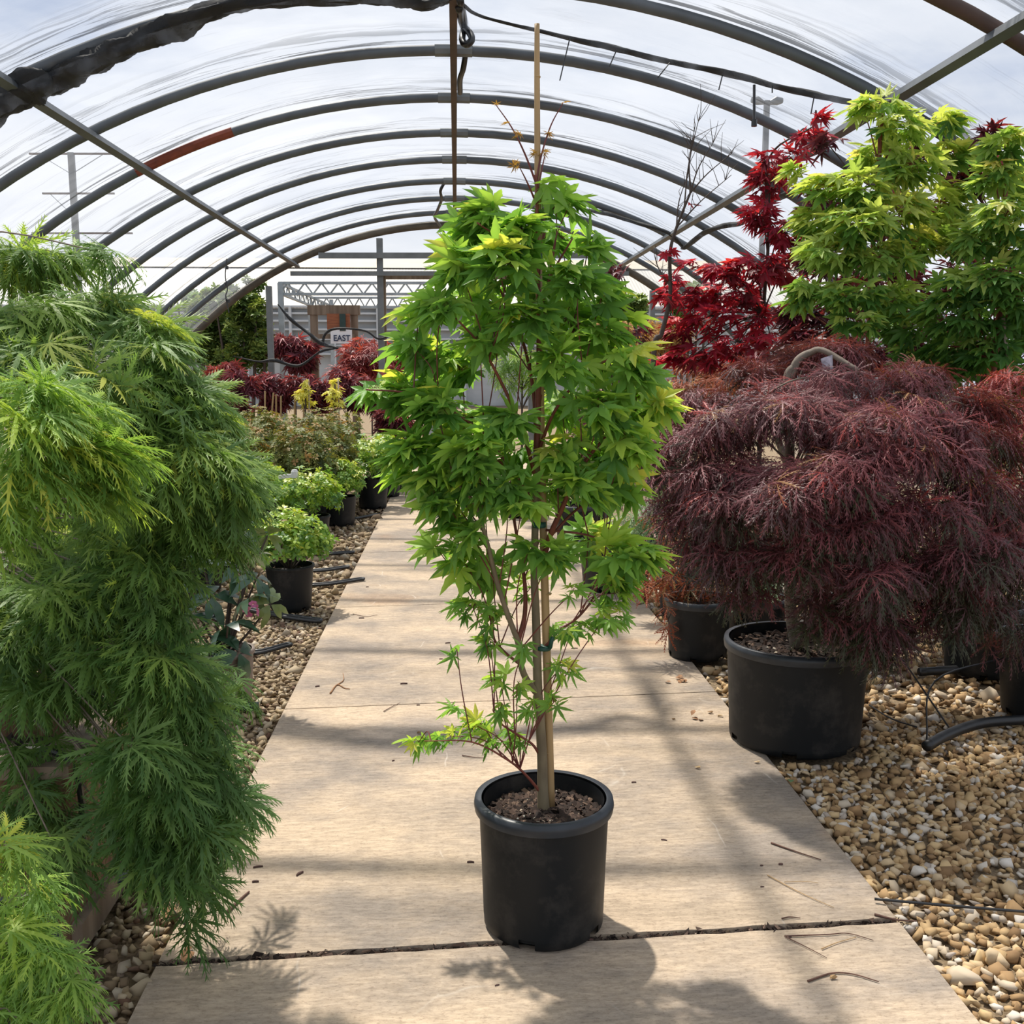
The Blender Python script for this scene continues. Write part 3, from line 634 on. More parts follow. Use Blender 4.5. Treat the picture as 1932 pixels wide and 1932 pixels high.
for x, Y in ((529, 20), (585, 26), (810, 20), (625, 30)):
    a = AT(x, 534 if Y == 20 else 565, Y); MB().box(a[0]-.05, a[0]+.05, Y-.05, Y+.05, 0, a[2]).obj('post', 'galv_light', tf)
# wooden notice frame with planks, and the EAST sign
wf = thing('notice_frame', (AT(630, 700, 18)[0], 18, 0), 'weathered wooden frame holding orange planks beyond the gable', 'frame')
a, b = AT(592, 585, 18), AT(668, 583, 18)
for X, nm in ((a[0], 0), (b[0], 1)): MB().box(X-.06, X+.06, 17.95, 18.05, 0, a[2]).obj('post', 'wood', wf)
MB().box(a[0]-.1, b[0]+.1, 17.93, 18.07, a[2]-.08, a[2]+.08).obj('crossbar', 'wood', wf)
q0, q1 = AT(617, 592, 17.9), AT(661, 622, 17.9); pk = MB().box(q0[0], q1[0], 17.86, 17.92, q1[2], q0[2]).obj('plank_panel', 'plank_red', wf)
r0, r1 = AT(640, 592, 17.8), AT(652, 622, 17.8); child_of(pk, MB().box(r0[0], r1[0], 17.82, 17.85, r1[2]-.02, r0[2]), 'green_stripe', 'darkgreen')
q0, q1 = AT(623, 621, 17.8), AT(664, 648, 17.8); MB().box(a[0], b[0], 17.86, 17.94, (q0[2]+q1[2])/2-.04, (q0[2]+q1[2])/2+.04).obj('rail', 'wood', wf)
sg = thing('street_sign', (q0[0], 17.84, q1[2]), 'white sign reading EAST hung below the orange planks', 'sign')
MB().box(q0[0], q1[0], 17.83, 17.858, q1[2], q0[2]).obj('board', 'sign_white', sg)
fc = bpy.data.curves.new('lettering', 'FONT'); fc.body = 'EAST'; fc.size = 1; fc.extrude = .02; fc.align_x = 'CENTER'; fc.offset = .02
to = bpy.data.objects.new('lettering_curve', fc); COL.objects.link(to); bpy.context.view_layer.update()
me = bpy.data.meshes.new_from_object(to.evaluated_get(bpy.context.evaluated_depsgraph_get())); bpy.data.objects.remove(to)
lv = np.array([v.co[:] for v in me.vertices]); lw = lv[:, 0].max()-lv[:, 0].min(); lh = lv[:, 1].max(); W_ = (q1[0]-q0[0])*.78; H_ = (q0[2]-q1[2])*.42
cx_ = (q0[0]+q1[0])/2-q0[0]+.01; z_ = (q0[2]-q1[2])*.18
me.vertices.foreach_set('co', np.stack([lv[:, 0]/lw*W_+cx_, -.03+lv[:, 2]*0-.002*lv[:, 2], lv[:, 1]/lh*H_+z_], 1).astype(np.float32).ravel()); me.materials.clear(); me.materials.append(M['sign_text']); me.update()
lo = bpy.data.objects.new('lettering', me); COL.objects.link(lo); lo.parent = sg
# utility pole (left) and double lamp (right) seen through the film
up = thing('utility_pole', (AT(140, 600, 26)[0], 26, 0), 'thin grey utility pole with two crossarms seen through the film at left', 'pole')
a = AT(134, 288, 26); MB().box(a[0]-.07, a[0]+.07, 25.95, 26.05, 0, a[2]).obj('mast', 'galv', up)
for (xa, xb, py) in ((55, 212, 290), (80, 216, 365), (60, 250, 440)):
    A, B = AT(xa, py, 26), AT(xb, py, 26); m_ = MB().bar(A, B, .05, .04).obj('crossarm', 'rust', up)
    if py < 400: child_of(m_, MB().bar(A+(B-A)*.1, AT(134, py+38, 26), .015, .015).bar(B-(B-A)*.1, AT(136, py+38, 26), .015, .015), 'brace', 'galv_light')
lp = thing('light_pole', (AT(1447, 600, 24)[0], 24, 0), 'grey double-headed lamp pole outside, above the red maple', 'lamp post')
a = AT(1447, 190, 24); MB().box(a[0]-.06, a[0]+.06, 23.95, 24.05, 0, a[2]).obj('mast', 'galv', lp)
for s in (-1, 1): MB().tube([(a[0]+s*.05, 24, a[2]-.05), (a[0]+s*.22, 24, a[2]), (a[0]+s*.36, 24, a[2]+.01)], [.04, .1, .06], 8).obj('lamp_head', 'galv', lp)

# ================================================================== PLANTS
def hub_line(a, b, n=6): a, b = np.array(a), np.array(b); return [a+(b-a)*t for t in np.linspace(.25, 1, n)]

# ---- the potted coral bark maple in the middle
mt = thing('potted_maple', (MTX, MTY, 0), 'young green-leaved maple tied to a bamboo stake in a black pot, centre of the path', 'potted tree')
PH = .370
body, rim = pot_mesh(.167, .179, PH, MTX, MTY, .034, .012, 5, 70, .034, phase=R_(-118))
po = body.obj('pot', 'pot', mt, True); child_of(po, rim, 'rim', 'pot_rim', True)
so = soil_mesh(MTX, MTY, .164, PH-.062, 11, 1100, .011); so.obj('soil', 'soil', mt)
def L(pts, dy=None): 
    n = len(pts); dy = dy or [0]*n
    if np.isscalar(dy): dy = list(np.linspace(0, dy, n))
    return [AT(x, y, MTY-.02+d) for (x, y), d in zip(pts, dy)]
sb = G(1026, 1532, PH-.06); TY = sb[1]
def L(pts, dy=0.0):
    n = len(pts); ds = list(np.linspace(0, dy, n)) if np.isscalar(dy) else dy
    return [AT(x, y, TY+d) for (x, y), d in zip(pts, ds)]
def Lr(pxw): return [w_*.5*TY*1.03/F for w_ in pxw]
tp = spline(L([(1026, 1534), (1024, 1490), (1023, 1430), (1019, 1360), (1015, 1305), (1013, 1240), (1011, 1160), (1008, 1080), (1010, 980), (1012, 850)]), 6)
MB().tube(tp, np.interp(np.linspace(0, 1, len(tp)), [0, .1, .4, .7, 1], Lr([25, 21, 18, 15, 12])), 12).obj('trunk', 'bark_brown', mt, True)
tp = spline(L([(1012, 855), (1015, 760), (1017, 650), (1016, 550), (1013, 440), (1013, 375), (1012, 345), (1009, 330)]), 6)
MB().tube(tp, np.linspace(Lr([12])[0], Lr([4])[0], len(tp)), 10).obj('leader', 'bark_red', mt, True)
stk = L([(1040, 1534), (1034, 1300), (1027, 1050), (1022, 820), (1018, 560), (1015, 330), (1014, 150), (1014, 42)]); stk = [p+np.array([0, .012, 0]) for p in stk]
P = spline(stk, 5); MB().tube(P, np.linspace(Lr([17])[0], Lr([9])[0], len(P)), 10).obj('stake', 'bamboo', mt, True)
for (x, y) in ((1030, 1420), (1028, 1120), (1018, 640), (1014, 145)):
    q = AT(x+5 if y > 1000 else x, y, TY+.012); MB().tube([q-np.array([0, 0, .003]), q, q+np.array([0, 0, .003])], [.010, .0125, .010] if y > 500 else [.007, .0085, .007], 10).obj('stake_node', 'bamboo', mt)
for (x, y, wx, hh) in ((1026, 1222, 15, 8), (1017, 990, 14, 10), (1021, 703, 12, 8), (1013, 430, 10, 14), (1014, 480, 9, 30)):
    q = AT(x, y, TY); s = TY/F; MB().tube([q-np.array([0, 0, hh*s*.5]), q-np.array([0, 0, hh*s*.25]), q, q+np.array([0, 0, hh*s*.5])], [wx*s*.95, wx*s, wx*s, wx*s*.95], 12).obj('tie', 'tie', mt, True)
q = AT(1038, 1222, TY-.02); MB().tube(spline([q, AT(1040, 1212, TY-.03), AT(1043, 1202, TY-.03)], 4), .006, 6).obj('tie', 'tie', mt)
limbs = [([(1014, 1308), (995, 1285), (983, 1255), (978, 1215), (960, 1165), (938, 1100), (918, 1020), (895, 950), (850, 900)], 15, 6, -.12),
         ([(977, 1212), (990, 1160), (990, 1100), (980, 1040), (966, 960), (950, 880)], 10, 4, .10),
         ([(1026, 1050), (1040, 1005), (1060, 960), (1085, 905), (1120, 850), (1170, 800)], 12, 5, -.08),
         ([(1024, 1225), (1055, 1190), (1090, 1165), (1118, 1130), (1132, 1090), (1150, 1050)], 6, 3, .05),
         ([(1022, 1432), (1005, 1405), (975, 1385), (945, 1365), (930, 1340)], 6, 3, -.04),
         ([(1024, 1500), (990, 1460), (955, 1432), (890, 1400), (800, 1398)], 6, 2, -.08),
         ([(984, 1256), (950, 1228), (930, 1200), (924, 1150), (915, 1090)], 6, 3, .08),
         ([(1010, 900), (985, 810), (945, 720), (905, 650), (860, 600)], 8, 3, -.14),
         ([(1012, 830), (1005, 730), (985, 640), (950, 560), (910, 480)], 8, 3, .1),
         ([(1016, 760), (1040, 690), (1085, 620), (1130, 570)], 7, 3, .1),
         ([(1016, 850), (1050, 770), (1110, 700), (1190, 660)], 7, 3, -.1),
         ([(1012, 960), (960, 880), (890, 800), (780, 745), (690, 735)], 8, 3, -.1),
         ([(1014, 600), (1040, 520), (1080, 450)], 6, 3, -.06),
         ([(1014, 640), (985, 540), (950, 460), (900, 420)], 6, 3, -.08),
         ([(1010, 930), (940, 870), (860, 850), (780, 850)], 7, 3, .1),
         ([(1040, 1010), (1090, 960), (1150, 930), (1200, 920)], 6, 3, .1),
         ([(1030, 1000), (1110, 1010), (1180, 1040), (1230, 1050)], 5, 2, .05)]
hubs = []
for pts, w0, w1, dy in limbs:
    P = spline(L(pts, dy), 7); MB().tube(P, np.linspace(Lr([w0])[0], Lr([w1])[0], len(P)), 8).obj('branch', 'bark_brown' if w0 == 15 else 'bark_red', mt, True)
    hubs += list(P[len(P)//3::3])
hubs += list(tp[::3])
mb = MB()
for pts, dy in (([(1011, 345), (990, 290), (965, 240), (935, 197)], -.03), ([(1011, 345), (1022, 290), (1040, 235), (1062, 195)], .02), ([(1010, 380), (995, 345), (980, 315)], -.04), ([(1013, 365), (1022, 320), (1029, 288)], 0),
                ([(1020, 440), (1030, 400), (1045, 345)], .02), ([(1025, 450), (1040, 400), (1065, 370)], .02)):
    P = spline(L(pts, dy), 5); mb.tube(P, np.linspace(Lr([4.5])[0], Lr([1.6])[0], len(P)), 5)
CM = [(1075, 385, 0, 28, 18, 9), (1045, 345, 0, 15, 14, 3), (1030, 395, 0, 15, 14, 4), (935, 405, 0, 45, 26, 26), (890, 440, .05, 40, 30, 24), (985, 440, -.1, 45, 30, 26), (1060, 450, .1, 45, 30, 18), (1110, 465, 0, 30, 20, 10),
      (868, 505, -.1, 40, 30, 24), (940, 500, -.15, 55, 35, 28), (1010, 520, .1, 55, 40, 26), (1090, 525, -.1, 45, 35, 24), (1135, 560, 0, 35, 25, 14),
      (835, 575, -.1, 45, 20, 20), (910, 570, .1, 55, 35, 28), (990, 590, -.1, 55, 35, 26), (1070, 600, .1, 55, 40, 28), (1140, 620, 0, 45, 35, 22), (1185, 600, 0, 15, 10, 4),
      (790, 590, -.05, 25, 10, 6), (775, 650, -.05, 35, 12, 10), (820, 665, 0, 40, 22, 18), (868, 700, .1, 40, 30, 20), (905, 640, -.1, 30, 16, 8), (940, 620, 0, 40, 25, 14),
      (1060, 680, -.1, 45, 40, 20), (1130, 690, .1, 55, 40, 26), (1190, 690, -.1, 45, 35, 24),
      (705, 733, -.05, 28, 10, 8), (755, 735, .0, 45, 22, 22), (820, 765, -.1, 45, 30, 26), (880, 790, .1, 40, 22, 18), (950, 790, -.1, 45, 25, 18), (800, 720, .05, 35, 20, 14),
      (1060, 770, .1, 40, 30, 16), (1130, 765, -.1, 50, 40, 28), (1200, 760, .1, 48, 35, 28), (1250, 762, 0, 26, 14, 12),
      (775, 850, -.1, 35, 30, 26), (830, 850, .05, 50, 32, 28), (900, 850, -.15, 50, 32, 28), (970, 850, .1, 50, 32, 26), (1050, 855, -.05, 40, 28, 20), (1120, 845, .1, 45, 32, 24), (1190, 835, -.1, 42, 32, 24),
      (765, 888, 0, 25, 16, 10), (830, 905, -.1, 45, 28, 22), (890, 915, -.1, 45, 28, 24), (960, 915, -.1, 45, 28, 22), (1040, 915, .05, 35, 22, 14), (1100, 915, -.1, 48, 26, 24), (1170, 915, 0, 42, 20, 22),
      (845, 955, -.1, 35, 20, 14), (915, 965, .1, 40, 26, 16), (985, 955, -.15, 35, 16, 8), (1000, 1030, -.1, 22, 16, 6),
      (822, 1032, 0, 24, 12, 7), (875, 1005, -.1, 40, 24, 16), (872, 1055, .0, 35, 22, 14), (930, 1075, .05, 38, 30, 16), (1040, 1050, -.1, 34, 20, 10),
      (1110, 1020, .1, 40, 24, 15), (1165, 1045, 0, 42, 28, 24), (1212, 1048, -.05, 26, 16, 11), (1172, 1095, 0, 32, 20, 13),
      (1000, 1110, .1, 24, 18, 5), (892, 1145, 0, 32, 14, 11), (930, 1165, 0, 32, 16, 7), (1080, 1118, -.1, 15, 14, 3),
      (1080, 1185, 0, 34, 14, 9), (1145, 1160, 0, 32, 20, 11), (1155, 1120, 0, 25, 20, 7),
      (862, 1225, 0, 10, 14, 2), (925, 1213, 0, 12, 10, 3), (990, 1222, -.1, 12, 12, 2),
      (945, 1285, 0, 32, 10, 4), (975, 1295, -.1, 14, 12, 2), (1060, 1258, 0, 22, 14, 6), (1005, 1335, -.1, 14, 12, 3), (1045, 1325, -.1, 22, 10, 5),
      (945, 1335, -.05, 20, 16, 4), (860, 1338, 0, 20, 6, 2), (900, 1370, 0, 36, 14, 9), (845, 1388, 0, 30, 8, 5), (790, 1400, 0, 20, 8, 4), (940, 1392, 0, 34, 14, 7), (975, 1388, 0, 20, 12, 3)]
cw = clusters_world(CM, TY)
big = [c for c, s in zip(cw, CM) if s[1] < 1100]; small = [c for c, s in zip(cw, CM) if s[1] >= 1100]
cx0 = AT(1014, 800, TY)[0]
big = [(C, a*1.06, b*1.3, int(n*1.12)) for C, a, b, n in big]
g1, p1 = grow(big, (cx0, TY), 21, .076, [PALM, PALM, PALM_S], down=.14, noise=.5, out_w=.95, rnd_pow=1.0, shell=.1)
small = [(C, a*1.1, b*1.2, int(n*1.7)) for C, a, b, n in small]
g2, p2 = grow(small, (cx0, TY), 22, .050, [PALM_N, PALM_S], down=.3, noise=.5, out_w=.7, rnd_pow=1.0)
V, T, r = join([g1, g2])
# the outer right side is younger and yellower
xr = V[:, 0]-cx0; r = np.clip(r+np.clip((xr-.18)*1.3, 0, .45), 0, 1)
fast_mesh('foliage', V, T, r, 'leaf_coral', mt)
mb2 = twigs(p1+p2, big+small, hubs, .0013, 5, .5, .02, 1.6)
mb2.v += mb.v; mb2.f += [[k+mb2.n for k in f] for f in mb.f]; mb2.r += mb.r; mb2.n += mb.n
mb2.obj('twigs', 'twig_red', mt)
yl = clusters_world([(935, 197, -.03, 3, 3, 1), (958, 230, -.03, 6, 4, 2), (975, 255, -.03, 8, 5, 3), (978, 312, -.04, 12, 6, 5), (1032, 252, 0, 8, 5, 3), (1015, 290, 0, 15, 4, 4), (1029, 287, 0, 5, 4, 3), (1062, 195, .02, 2, 2, 1)], TY)
g3, _ = grow(yl, (cx0, TY), 23, .022, [PALM_N], down=-.2, noise=.6); fast_mesh('new_leaves', *g3, 'leaf_tan', mt)

# ---- generic tree
def tree(name, label, cat, base, trunk_pts, trad, cl, Y0, size, tpls, leafm, barkm, seed, down=.35, dens=1, group=None, pot=None, rnd_pow=1, noise=.45, out_w=1., stake=None, twig_frac=.25, trad_t=.008, twr=.003, up=1.0, shell=.35, potm='pot', axis=None, hubs_extra=None, nout=.45, arch=.05, limbr=2.2, jit=.15, jy=1.0, post=None):
    t = thing(name, base, label, cat, group)
    if pot:
        r0, r1, h = pot; b, rm = pot_mesh(r0, r1, h, base[0], base[1], min(.04, h*.12), .012, 6 if r1 > .12 else 0, 60 if r1 > .12 else 20, .035, phase=R_(-118))
        q = b.obj('pot', potm, t, True); child_of(q, rm, 'rim', 'pot_rim' if potm == 'pot' else potm, True)
        soil_mesh(base[0], base[1], r1-.018, h-.05, seed, 500 if r1 > .2 else 120, .013).obj('soil', 'soil', t)
    P = spline(trunk_pts, 6); MB().tube(P, np.linspace(trad, trad_t, len(P)), 10).obj('trunk', barkm, t, True)
    jr = np.random.default_rng(seed+500); cl = [(c[0]+jr.normal()*c[3]*jit, c[1]+jr.normal()*c[4]*jit*jy, c[2]+jr.normal()*.04, c[3], c[4], c[5]) for c in cl]
    cw = clusters_world(cl, Y0, dens); ax = axis if axis is not None else (P[len(P)//2][0], P[len(P)//2][1])
    g, pts = grow(cw, ax, seed, size, tpls, down=down, noise=noise, out_w=out_w, rnd_pow=rnd_pow, up=up, shell=shell, nout=nout)
    if post: g = post(*g)
    fast_mesh('foliage', *g, leafm, t)
    hb = list(P[len(P)//3:])+(hubs_extra or [])
    tw = twigs(pts, cw, hb, twr, seed+1, twig_frac, arch, limbr); tw.obj('branches', barkm, t)
    if stake is not None: MB().tube(stake, .009, 8).obj('stake', 'bamboo_grey', t, True)
    return t

# ---- green laceleaf in the wooden planter (left)
c0 = G(142, 1790); BX1 = c0[0]; BY0 = c0[1]; BX0 = BX1-1.15; BY1 = BY0+.62; BH = .485
wb = thing('wooden_planter', ((BX0+BX1)/2, (BY0+BY1)/2, 0), 'weathered wooden planter box under the green laceleaf maple at left', 'planter')
MB().box(BX1-.035, BX1, BY0, BY1, 0, BH-.0).obj('side_board', 'wood_box', wb); MB().box(BX0, BX0+.035, BY0, BY1, 0, BH).obj('side_board', 'wood_box', wb)
MB().box(BX0+.036, BX1-.036, BY0, BY0+.035, 0, BH).obj('front_board', 'wood_box', wb); MB().box(BX0+.036, BX1-.036, BY1-.035, BY1, 0, BH).obj('back_board', 'wood_box', wb)
for (a, b, c, d) in ((BX1-.09, BX1+.02, BY0-.02, BY1+.02), (BX0-.02, BX0+.09, BY0-.02, BY1+.02), (BX0+.09, BX1-.09, BY0-.02, BY0+.08), (BX0+.09, BX1-.09, BY1-.06, BY1+.02)):
    MB().box(a, b, c, d, BH+.001, BH+.035).obj('top_rail', 'wood', wb)
MB().box(BX1+.001, BX1+.03, BY0-.02, BY1+.3, 0, .08).obj('base_trim', 'wood', wb)
MB().box(BX0+.04, BX1-.04, BY0+.04, BY1-.04, .03, BH-.10).obj('liner', 'liner', wb)
soil_bm = MB(); rg = np.random.default_rng(9)
for _ in range(700):
    c = np.array([rg.uniform(BX0+.06, BX1-.06), rg.uniform(BY0+.06, BY1-.06), BH-.095]); soil_bm.add(c+rg.normal(size=(4, 3))*.012*np.array([1, 1, .6]), [(0, 1, 2), (0, 2, 3), (0, 3, 1), (1, 3, 2)], rg.random()*.94)
soil_bm.obj('soil', 'soil', wb)
o = MB().tube(spline([(BX1-.2, BY0+.2, BH-.08), (BX1-.08, BY0+.05, BH+.05), (BX1+.012, BY0+.02, BH+.03), (BX1+.03, BY0+.03, BH-.1), (BX1+.015, BY0+.05, BH-.3)], 6), .009, 8).obj('drip_tube', 'hose'); tag(o, 'thin black drip tube looping over the wooden planter corner', 'tube')
AX, AYc = BX1-.62, BY0+.32
CA = [(120, 478, 0, 75, 22, 46), (40, 500, .1, 60, 26, 34), (205, 475, -.1, 28, 18, 12), (180, 560, -.1, 75, 32, 60), (70, 590, -.2, 80, 40, 60), (235, 610, -.15, 55, 32, 45), (140, 660, -.3, 90, 40, 65), (300, 670, -.2, 55, 32, 45),
      (30, 690, -.3, 70, 40, 45), (230, 730, -.35, 80, 40, 60), (350, 745, -.2, 60, 36, 50), (310, 800, -.4, 75, 45, 60), (420, 800, -.2, 45, 38, 45), (200, 830, -.2, 80, 45, 50), (400, 870, -.35, 65, 45, 60), (456, 860, -.2, 28, 38, 24),
      (300, 900, -.4, 80, 50, 60), (445, 935, -.3, 42, 45, 40), (370, 970, -.35, 65, 45, 50), (440, 1010, -.3, 32, 36, 22), (120, 950, 0, 110, 60, 60), (240, 1000, -.3, 85, 50, 55), (60, 1060, -.1, 90, 60, 50), (180, 1090, -.25, 90, 50, 55), (310, 1070, -.35, 75, 45, 50),
      (90, 1180, -.1, 90, 55, 50), (220, 1180, -.3, 80, 50, 50), (330, 1150, -.4, 55, 40, 26), (60, 1270, -.1, 70, 40, 28), (170, 1270, -.2, 55, 30, 20), (300, 1240, -.4, 70, 36, 34), (255, 1300, -.3, 50, 30, 18), (380, 1270, -.4, 50, 35, 26),
      (330, 1330, -.45, 70, 35, 30), (420, 1340, -.35, 30, 28, 12), (290, 1400, -.5, 65, 35, 24), (380, 1420, -.4, 62, 36, 30), (455, 1410, -.3, 28, 22, 9), (320, 1480, -.5, 70, 35, 26), (420, 1490, -.4, 48, 32, 20), (470, 1520, -.3, 18, 22, 5),
      (220, 1520, -.55, 45, 30, 9), (300, 1570, -.5, 65, 34, 22), (390, 1570, -.45, 52, 34, 22), (455, 1570, -.35, 22, 22, 6), (330, 1640, -.5, 50, 28, 14), (385, 1670, -.45, 36, 28, 11), (380, 1740, -.45, 18, 26, 6), (340, 1600, -.45, 50, 40, 10),
      (60, 1110, -.35, 90, 50, 40), (30, 1200, -.35, 80, 50, 36), (150, 1150, -.4, 80, 45, 36), (110, 1270, -.35, 90, 36, 30), (220, 1240, -.4, 60, 40, 26), (90, 1400, -.35, 55, 22, 8), (40, 1480, -.4, 50, 40, 12), (60, 1560, -.45, 60, 45, 16), (120, 1620, -.5, 50, 45, 12), (175, 1420, -.45, 30, 22, 4), (480, 1290, 0, 14, 20, 5)]
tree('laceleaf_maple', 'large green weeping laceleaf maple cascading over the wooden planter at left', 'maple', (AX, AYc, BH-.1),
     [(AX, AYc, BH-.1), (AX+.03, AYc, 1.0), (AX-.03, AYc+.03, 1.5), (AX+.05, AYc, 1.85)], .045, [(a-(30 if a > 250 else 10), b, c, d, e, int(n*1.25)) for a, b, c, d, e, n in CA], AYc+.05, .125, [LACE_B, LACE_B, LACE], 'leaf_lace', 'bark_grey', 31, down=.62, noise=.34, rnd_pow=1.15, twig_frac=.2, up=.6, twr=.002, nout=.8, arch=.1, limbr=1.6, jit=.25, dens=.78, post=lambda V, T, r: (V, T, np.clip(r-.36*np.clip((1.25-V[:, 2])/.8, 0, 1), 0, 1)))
CC = [(60, 735, 0, 75, 26, 30), (150, 785, .1, 70, 30, 32), (50, 800, -.1, 70, 35, 28), (190, 860, .1, 60, 34, 30), (100, 870, 0, 75, 40, 34), (30, 900, -.1, 60, 45, 24), (160, 930, .1, 50, 30, 16), (10, 980, -.1, 50, 35, 14)]
bC = (AT(-160, 900, 2.05)[0], 2.02, 0)
tree('laceleaf_maple', 'bright green laceleaf maple branch mound at the left frame edge, halfway up', 'maple', bC, [bC, (bC[0], 2.02, .6), (bC[0]+.05, 2.04, 1.1), (bC[0]+.1, 2.05, 1.45)], .03, CC, 2.05, .115, [LACE, LACE_B], 'leaf_lace_bright', 'bark_grey', 33, nout=.75, down=.5, noise=.36, pot=(.17, .2, .36), twig_frac=.3, up=.8, twr=.0022)
CB = [(10, 1620, 0, 50, 35, 16), (50, 1700, 0, 50, 40, 22), (20, 1780, 0, 60, 45, 22), (85, 1800, 0, 36, 30, 14), (60, 1860, -.05, 60, 40, 22), (115, 1870, 0, 30, 22, 9), (-10, 1900, -.1, 60, 50, 18), (40, 1960, -.1, 60, 40, 10)]
bB = (AT(-260, 1700, 1.72)[0], 1.72, 0)
tree('laceleaf_maple', 'bright green laceleaf maple in the bottom left corner of the photo', 'maple', bB, [bB, (bB[0], 1.72, .3), (bB[0]+.05, 1.72, .6), (bB[0]+.12, 1.72, .75)], .025, CB, 1.72, .085, [LACE, LACE_B], 'leaf_lace_bright', 'bark_grey', 35, nout=.75, down=.5, noise=.36, pot=(.13, .15, .26), twig_frac=.3, up=.8, twr=.002)

# ---- purple weeping laceleaf in the wide pot (right)
CP = [(1620, 660, .1, 60, 16, 45), (1560, 680, .2, 70, 24, 50), (1690, 690, 0, 60, 24, 50), (1430, 700, .2, 60, 20, 40), (1490, 720, -.1, 75, 28, 60), (1600, 735, -.25, 80, 32, 70), (1720, 740, -.1, 70, 32, 60), (1350, 740, .1, 60, 28, 45), (1800, 760, .1, 55, 26, 40),
      (1290, 790, .1, 55, 28, 40), (1400, 790, -.2, 75, 36, 65), (1520, 800, -.4, 85, 38, 80), (1650, 800, -.45, 85, 38, 80), (1770, 810, -.3, 70, 36, 60), (1870, 830, .1, 60, 36, 40),
      (1260, 850, 0, 50, 32, 40), (1350, 865, -.3, 75, 38, 65), (1470, 880, -.5, 80, 42, 75), (1590, 885, -.55, 85, 42, 80), (1710, 890, -.5, 80, 42, 70), (1820, 900, -.3, 70, 42, 55), (1915, 910, -.1, 50, 45, 35),
      (1265, 930, 0, 50, 40, 35), (1350, 950, -.35, 70, 42, 50), (1460, 965, -.5, 80, 42, 60), (1580, 975, -.55, 85, 42, 65), (1700, 980, -.5, 80, 42, 60), (1820, 985, -.4, 75, 42, 50), (1920, 1000, -.2, 50, 45, 32),
      (1310, 1020, -.2, 60, 40, 35), (1410, 1040, -.4, 70, 42, 42), (1530, 1055, -.5, 75, 42, 45), (1650, 1060, -.5, 80, 42, 50), (1770, 1065, -.45, 80, 42, 48), (1890, 1080, -.3, 70, 45, 42),
      (1430, 1110, -.3, 55, 30, 20), (1560, 1125, -.45, 65, 32, 26), (1670, 1130, -.45, 75, 35, 34), (1790, 1140, -.4, 75, 38, 36), (1900, 1150, -.2, 65, 40, 34),
      (1580, 1180, -.4, 50, 22, 12), (1680, 1195, -.4, 70, 28, 20), (1790, 1205, -.3, 75, 28, 22), (1900, 1210, -.1, 60, 30, 22), (1660, 1240, -.4, 34, 20, 7), (1620, 1210, -.35, 30, 16, 6),
      (1850, 760, .05, 55, 30, 34), (1770, 1100, -.3, 90, 40, 34), (1890, 950, -.2, 60, 50, 34), (1880, 1180, -.1, 60, 36, 26), (1740, 1180, -.2, 80, 36, 28), (1700, 1080, .2, 160, 80, 60), (1860, 1130, .3, 120, 80, 50), (1550, 1100, .3, 110, 60, 36), (1500, 950, .4, 120, 60, 46), (1650, 1000, .4, 140, 80, 50), (1800, 1050, .4, 120, 80, 40), (1400, 950, .4, 90, 60, 30)]
_j = np.random.default_rng(404)
for _ in range(60):
    a_ = _j.uniform(0, 6.28); q_ = math.sqrt(_j.random()); CP.append((1590+330*q_*math.cos(a_), 940+240*q_*math.sin(a_), -.62*math.sqrt(1-q_*q_)*_j.uniform(.5, 1), 46, 26, 17))
CP = [c for i_, c in enumerate(CP) if i_ < 58 or not (c[1] > 1080 and c[0] < 1600)]
b0 = (BPX, BPY, 0)
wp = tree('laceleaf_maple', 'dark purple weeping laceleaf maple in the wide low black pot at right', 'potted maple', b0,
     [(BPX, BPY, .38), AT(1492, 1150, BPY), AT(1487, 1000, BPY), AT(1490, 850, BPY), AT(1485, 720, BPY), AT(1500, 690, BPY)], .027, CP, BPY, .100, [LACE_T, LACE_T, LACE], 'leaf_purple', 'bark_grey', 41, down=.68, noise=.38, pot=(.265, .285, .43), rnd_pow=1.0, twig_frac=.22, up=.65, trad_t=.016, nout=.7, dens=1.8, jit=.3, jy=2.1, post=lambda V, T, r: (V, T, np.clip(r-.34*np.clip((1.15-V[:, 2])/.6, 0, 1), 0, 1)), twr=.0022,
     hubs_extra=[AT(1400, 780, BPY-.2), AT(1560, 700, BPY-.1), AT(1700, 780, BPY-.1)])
wp.children[2]  # keep order
P = spline([AT(1490, 715, BPY), AT(1505, 680, BPY), AT(1530, 665, BPY), AT(1555, 662, BPY-.05), AT(1620, 700, BPY-.15)], 6); MB().tube(P, np.linspace(.018, .01, len(P)), 8).obj('branch', 'bark_grey', wp, True)
P = spline([AT(1490, 730, BPY), AT(1440, 760, BPY-.1), AT(1340, 850, BPY-.2), AT(1280, 900, BPY-.2)], 6); MB().tube(P, np.linspace(.014, .006, len(P)), 8).obj('branch', 'bark_dark', wp, True)
q = AT(1562, 686, BPY-.3); mb = MB(); mb.add([q+np.array(v) for v in ((-.028, 0, .018), (.02, .012, .032), (.022, 0, -.04), (-.02, -.01, -.026), (0, -.012, 0))], [(0, 1, 4), (1, 2, 4), (2, 3, 4), (3, 0, 4), (0, 3, 2, 1)]); mb.obj('plastic_tag', 'tag_grey', wp)
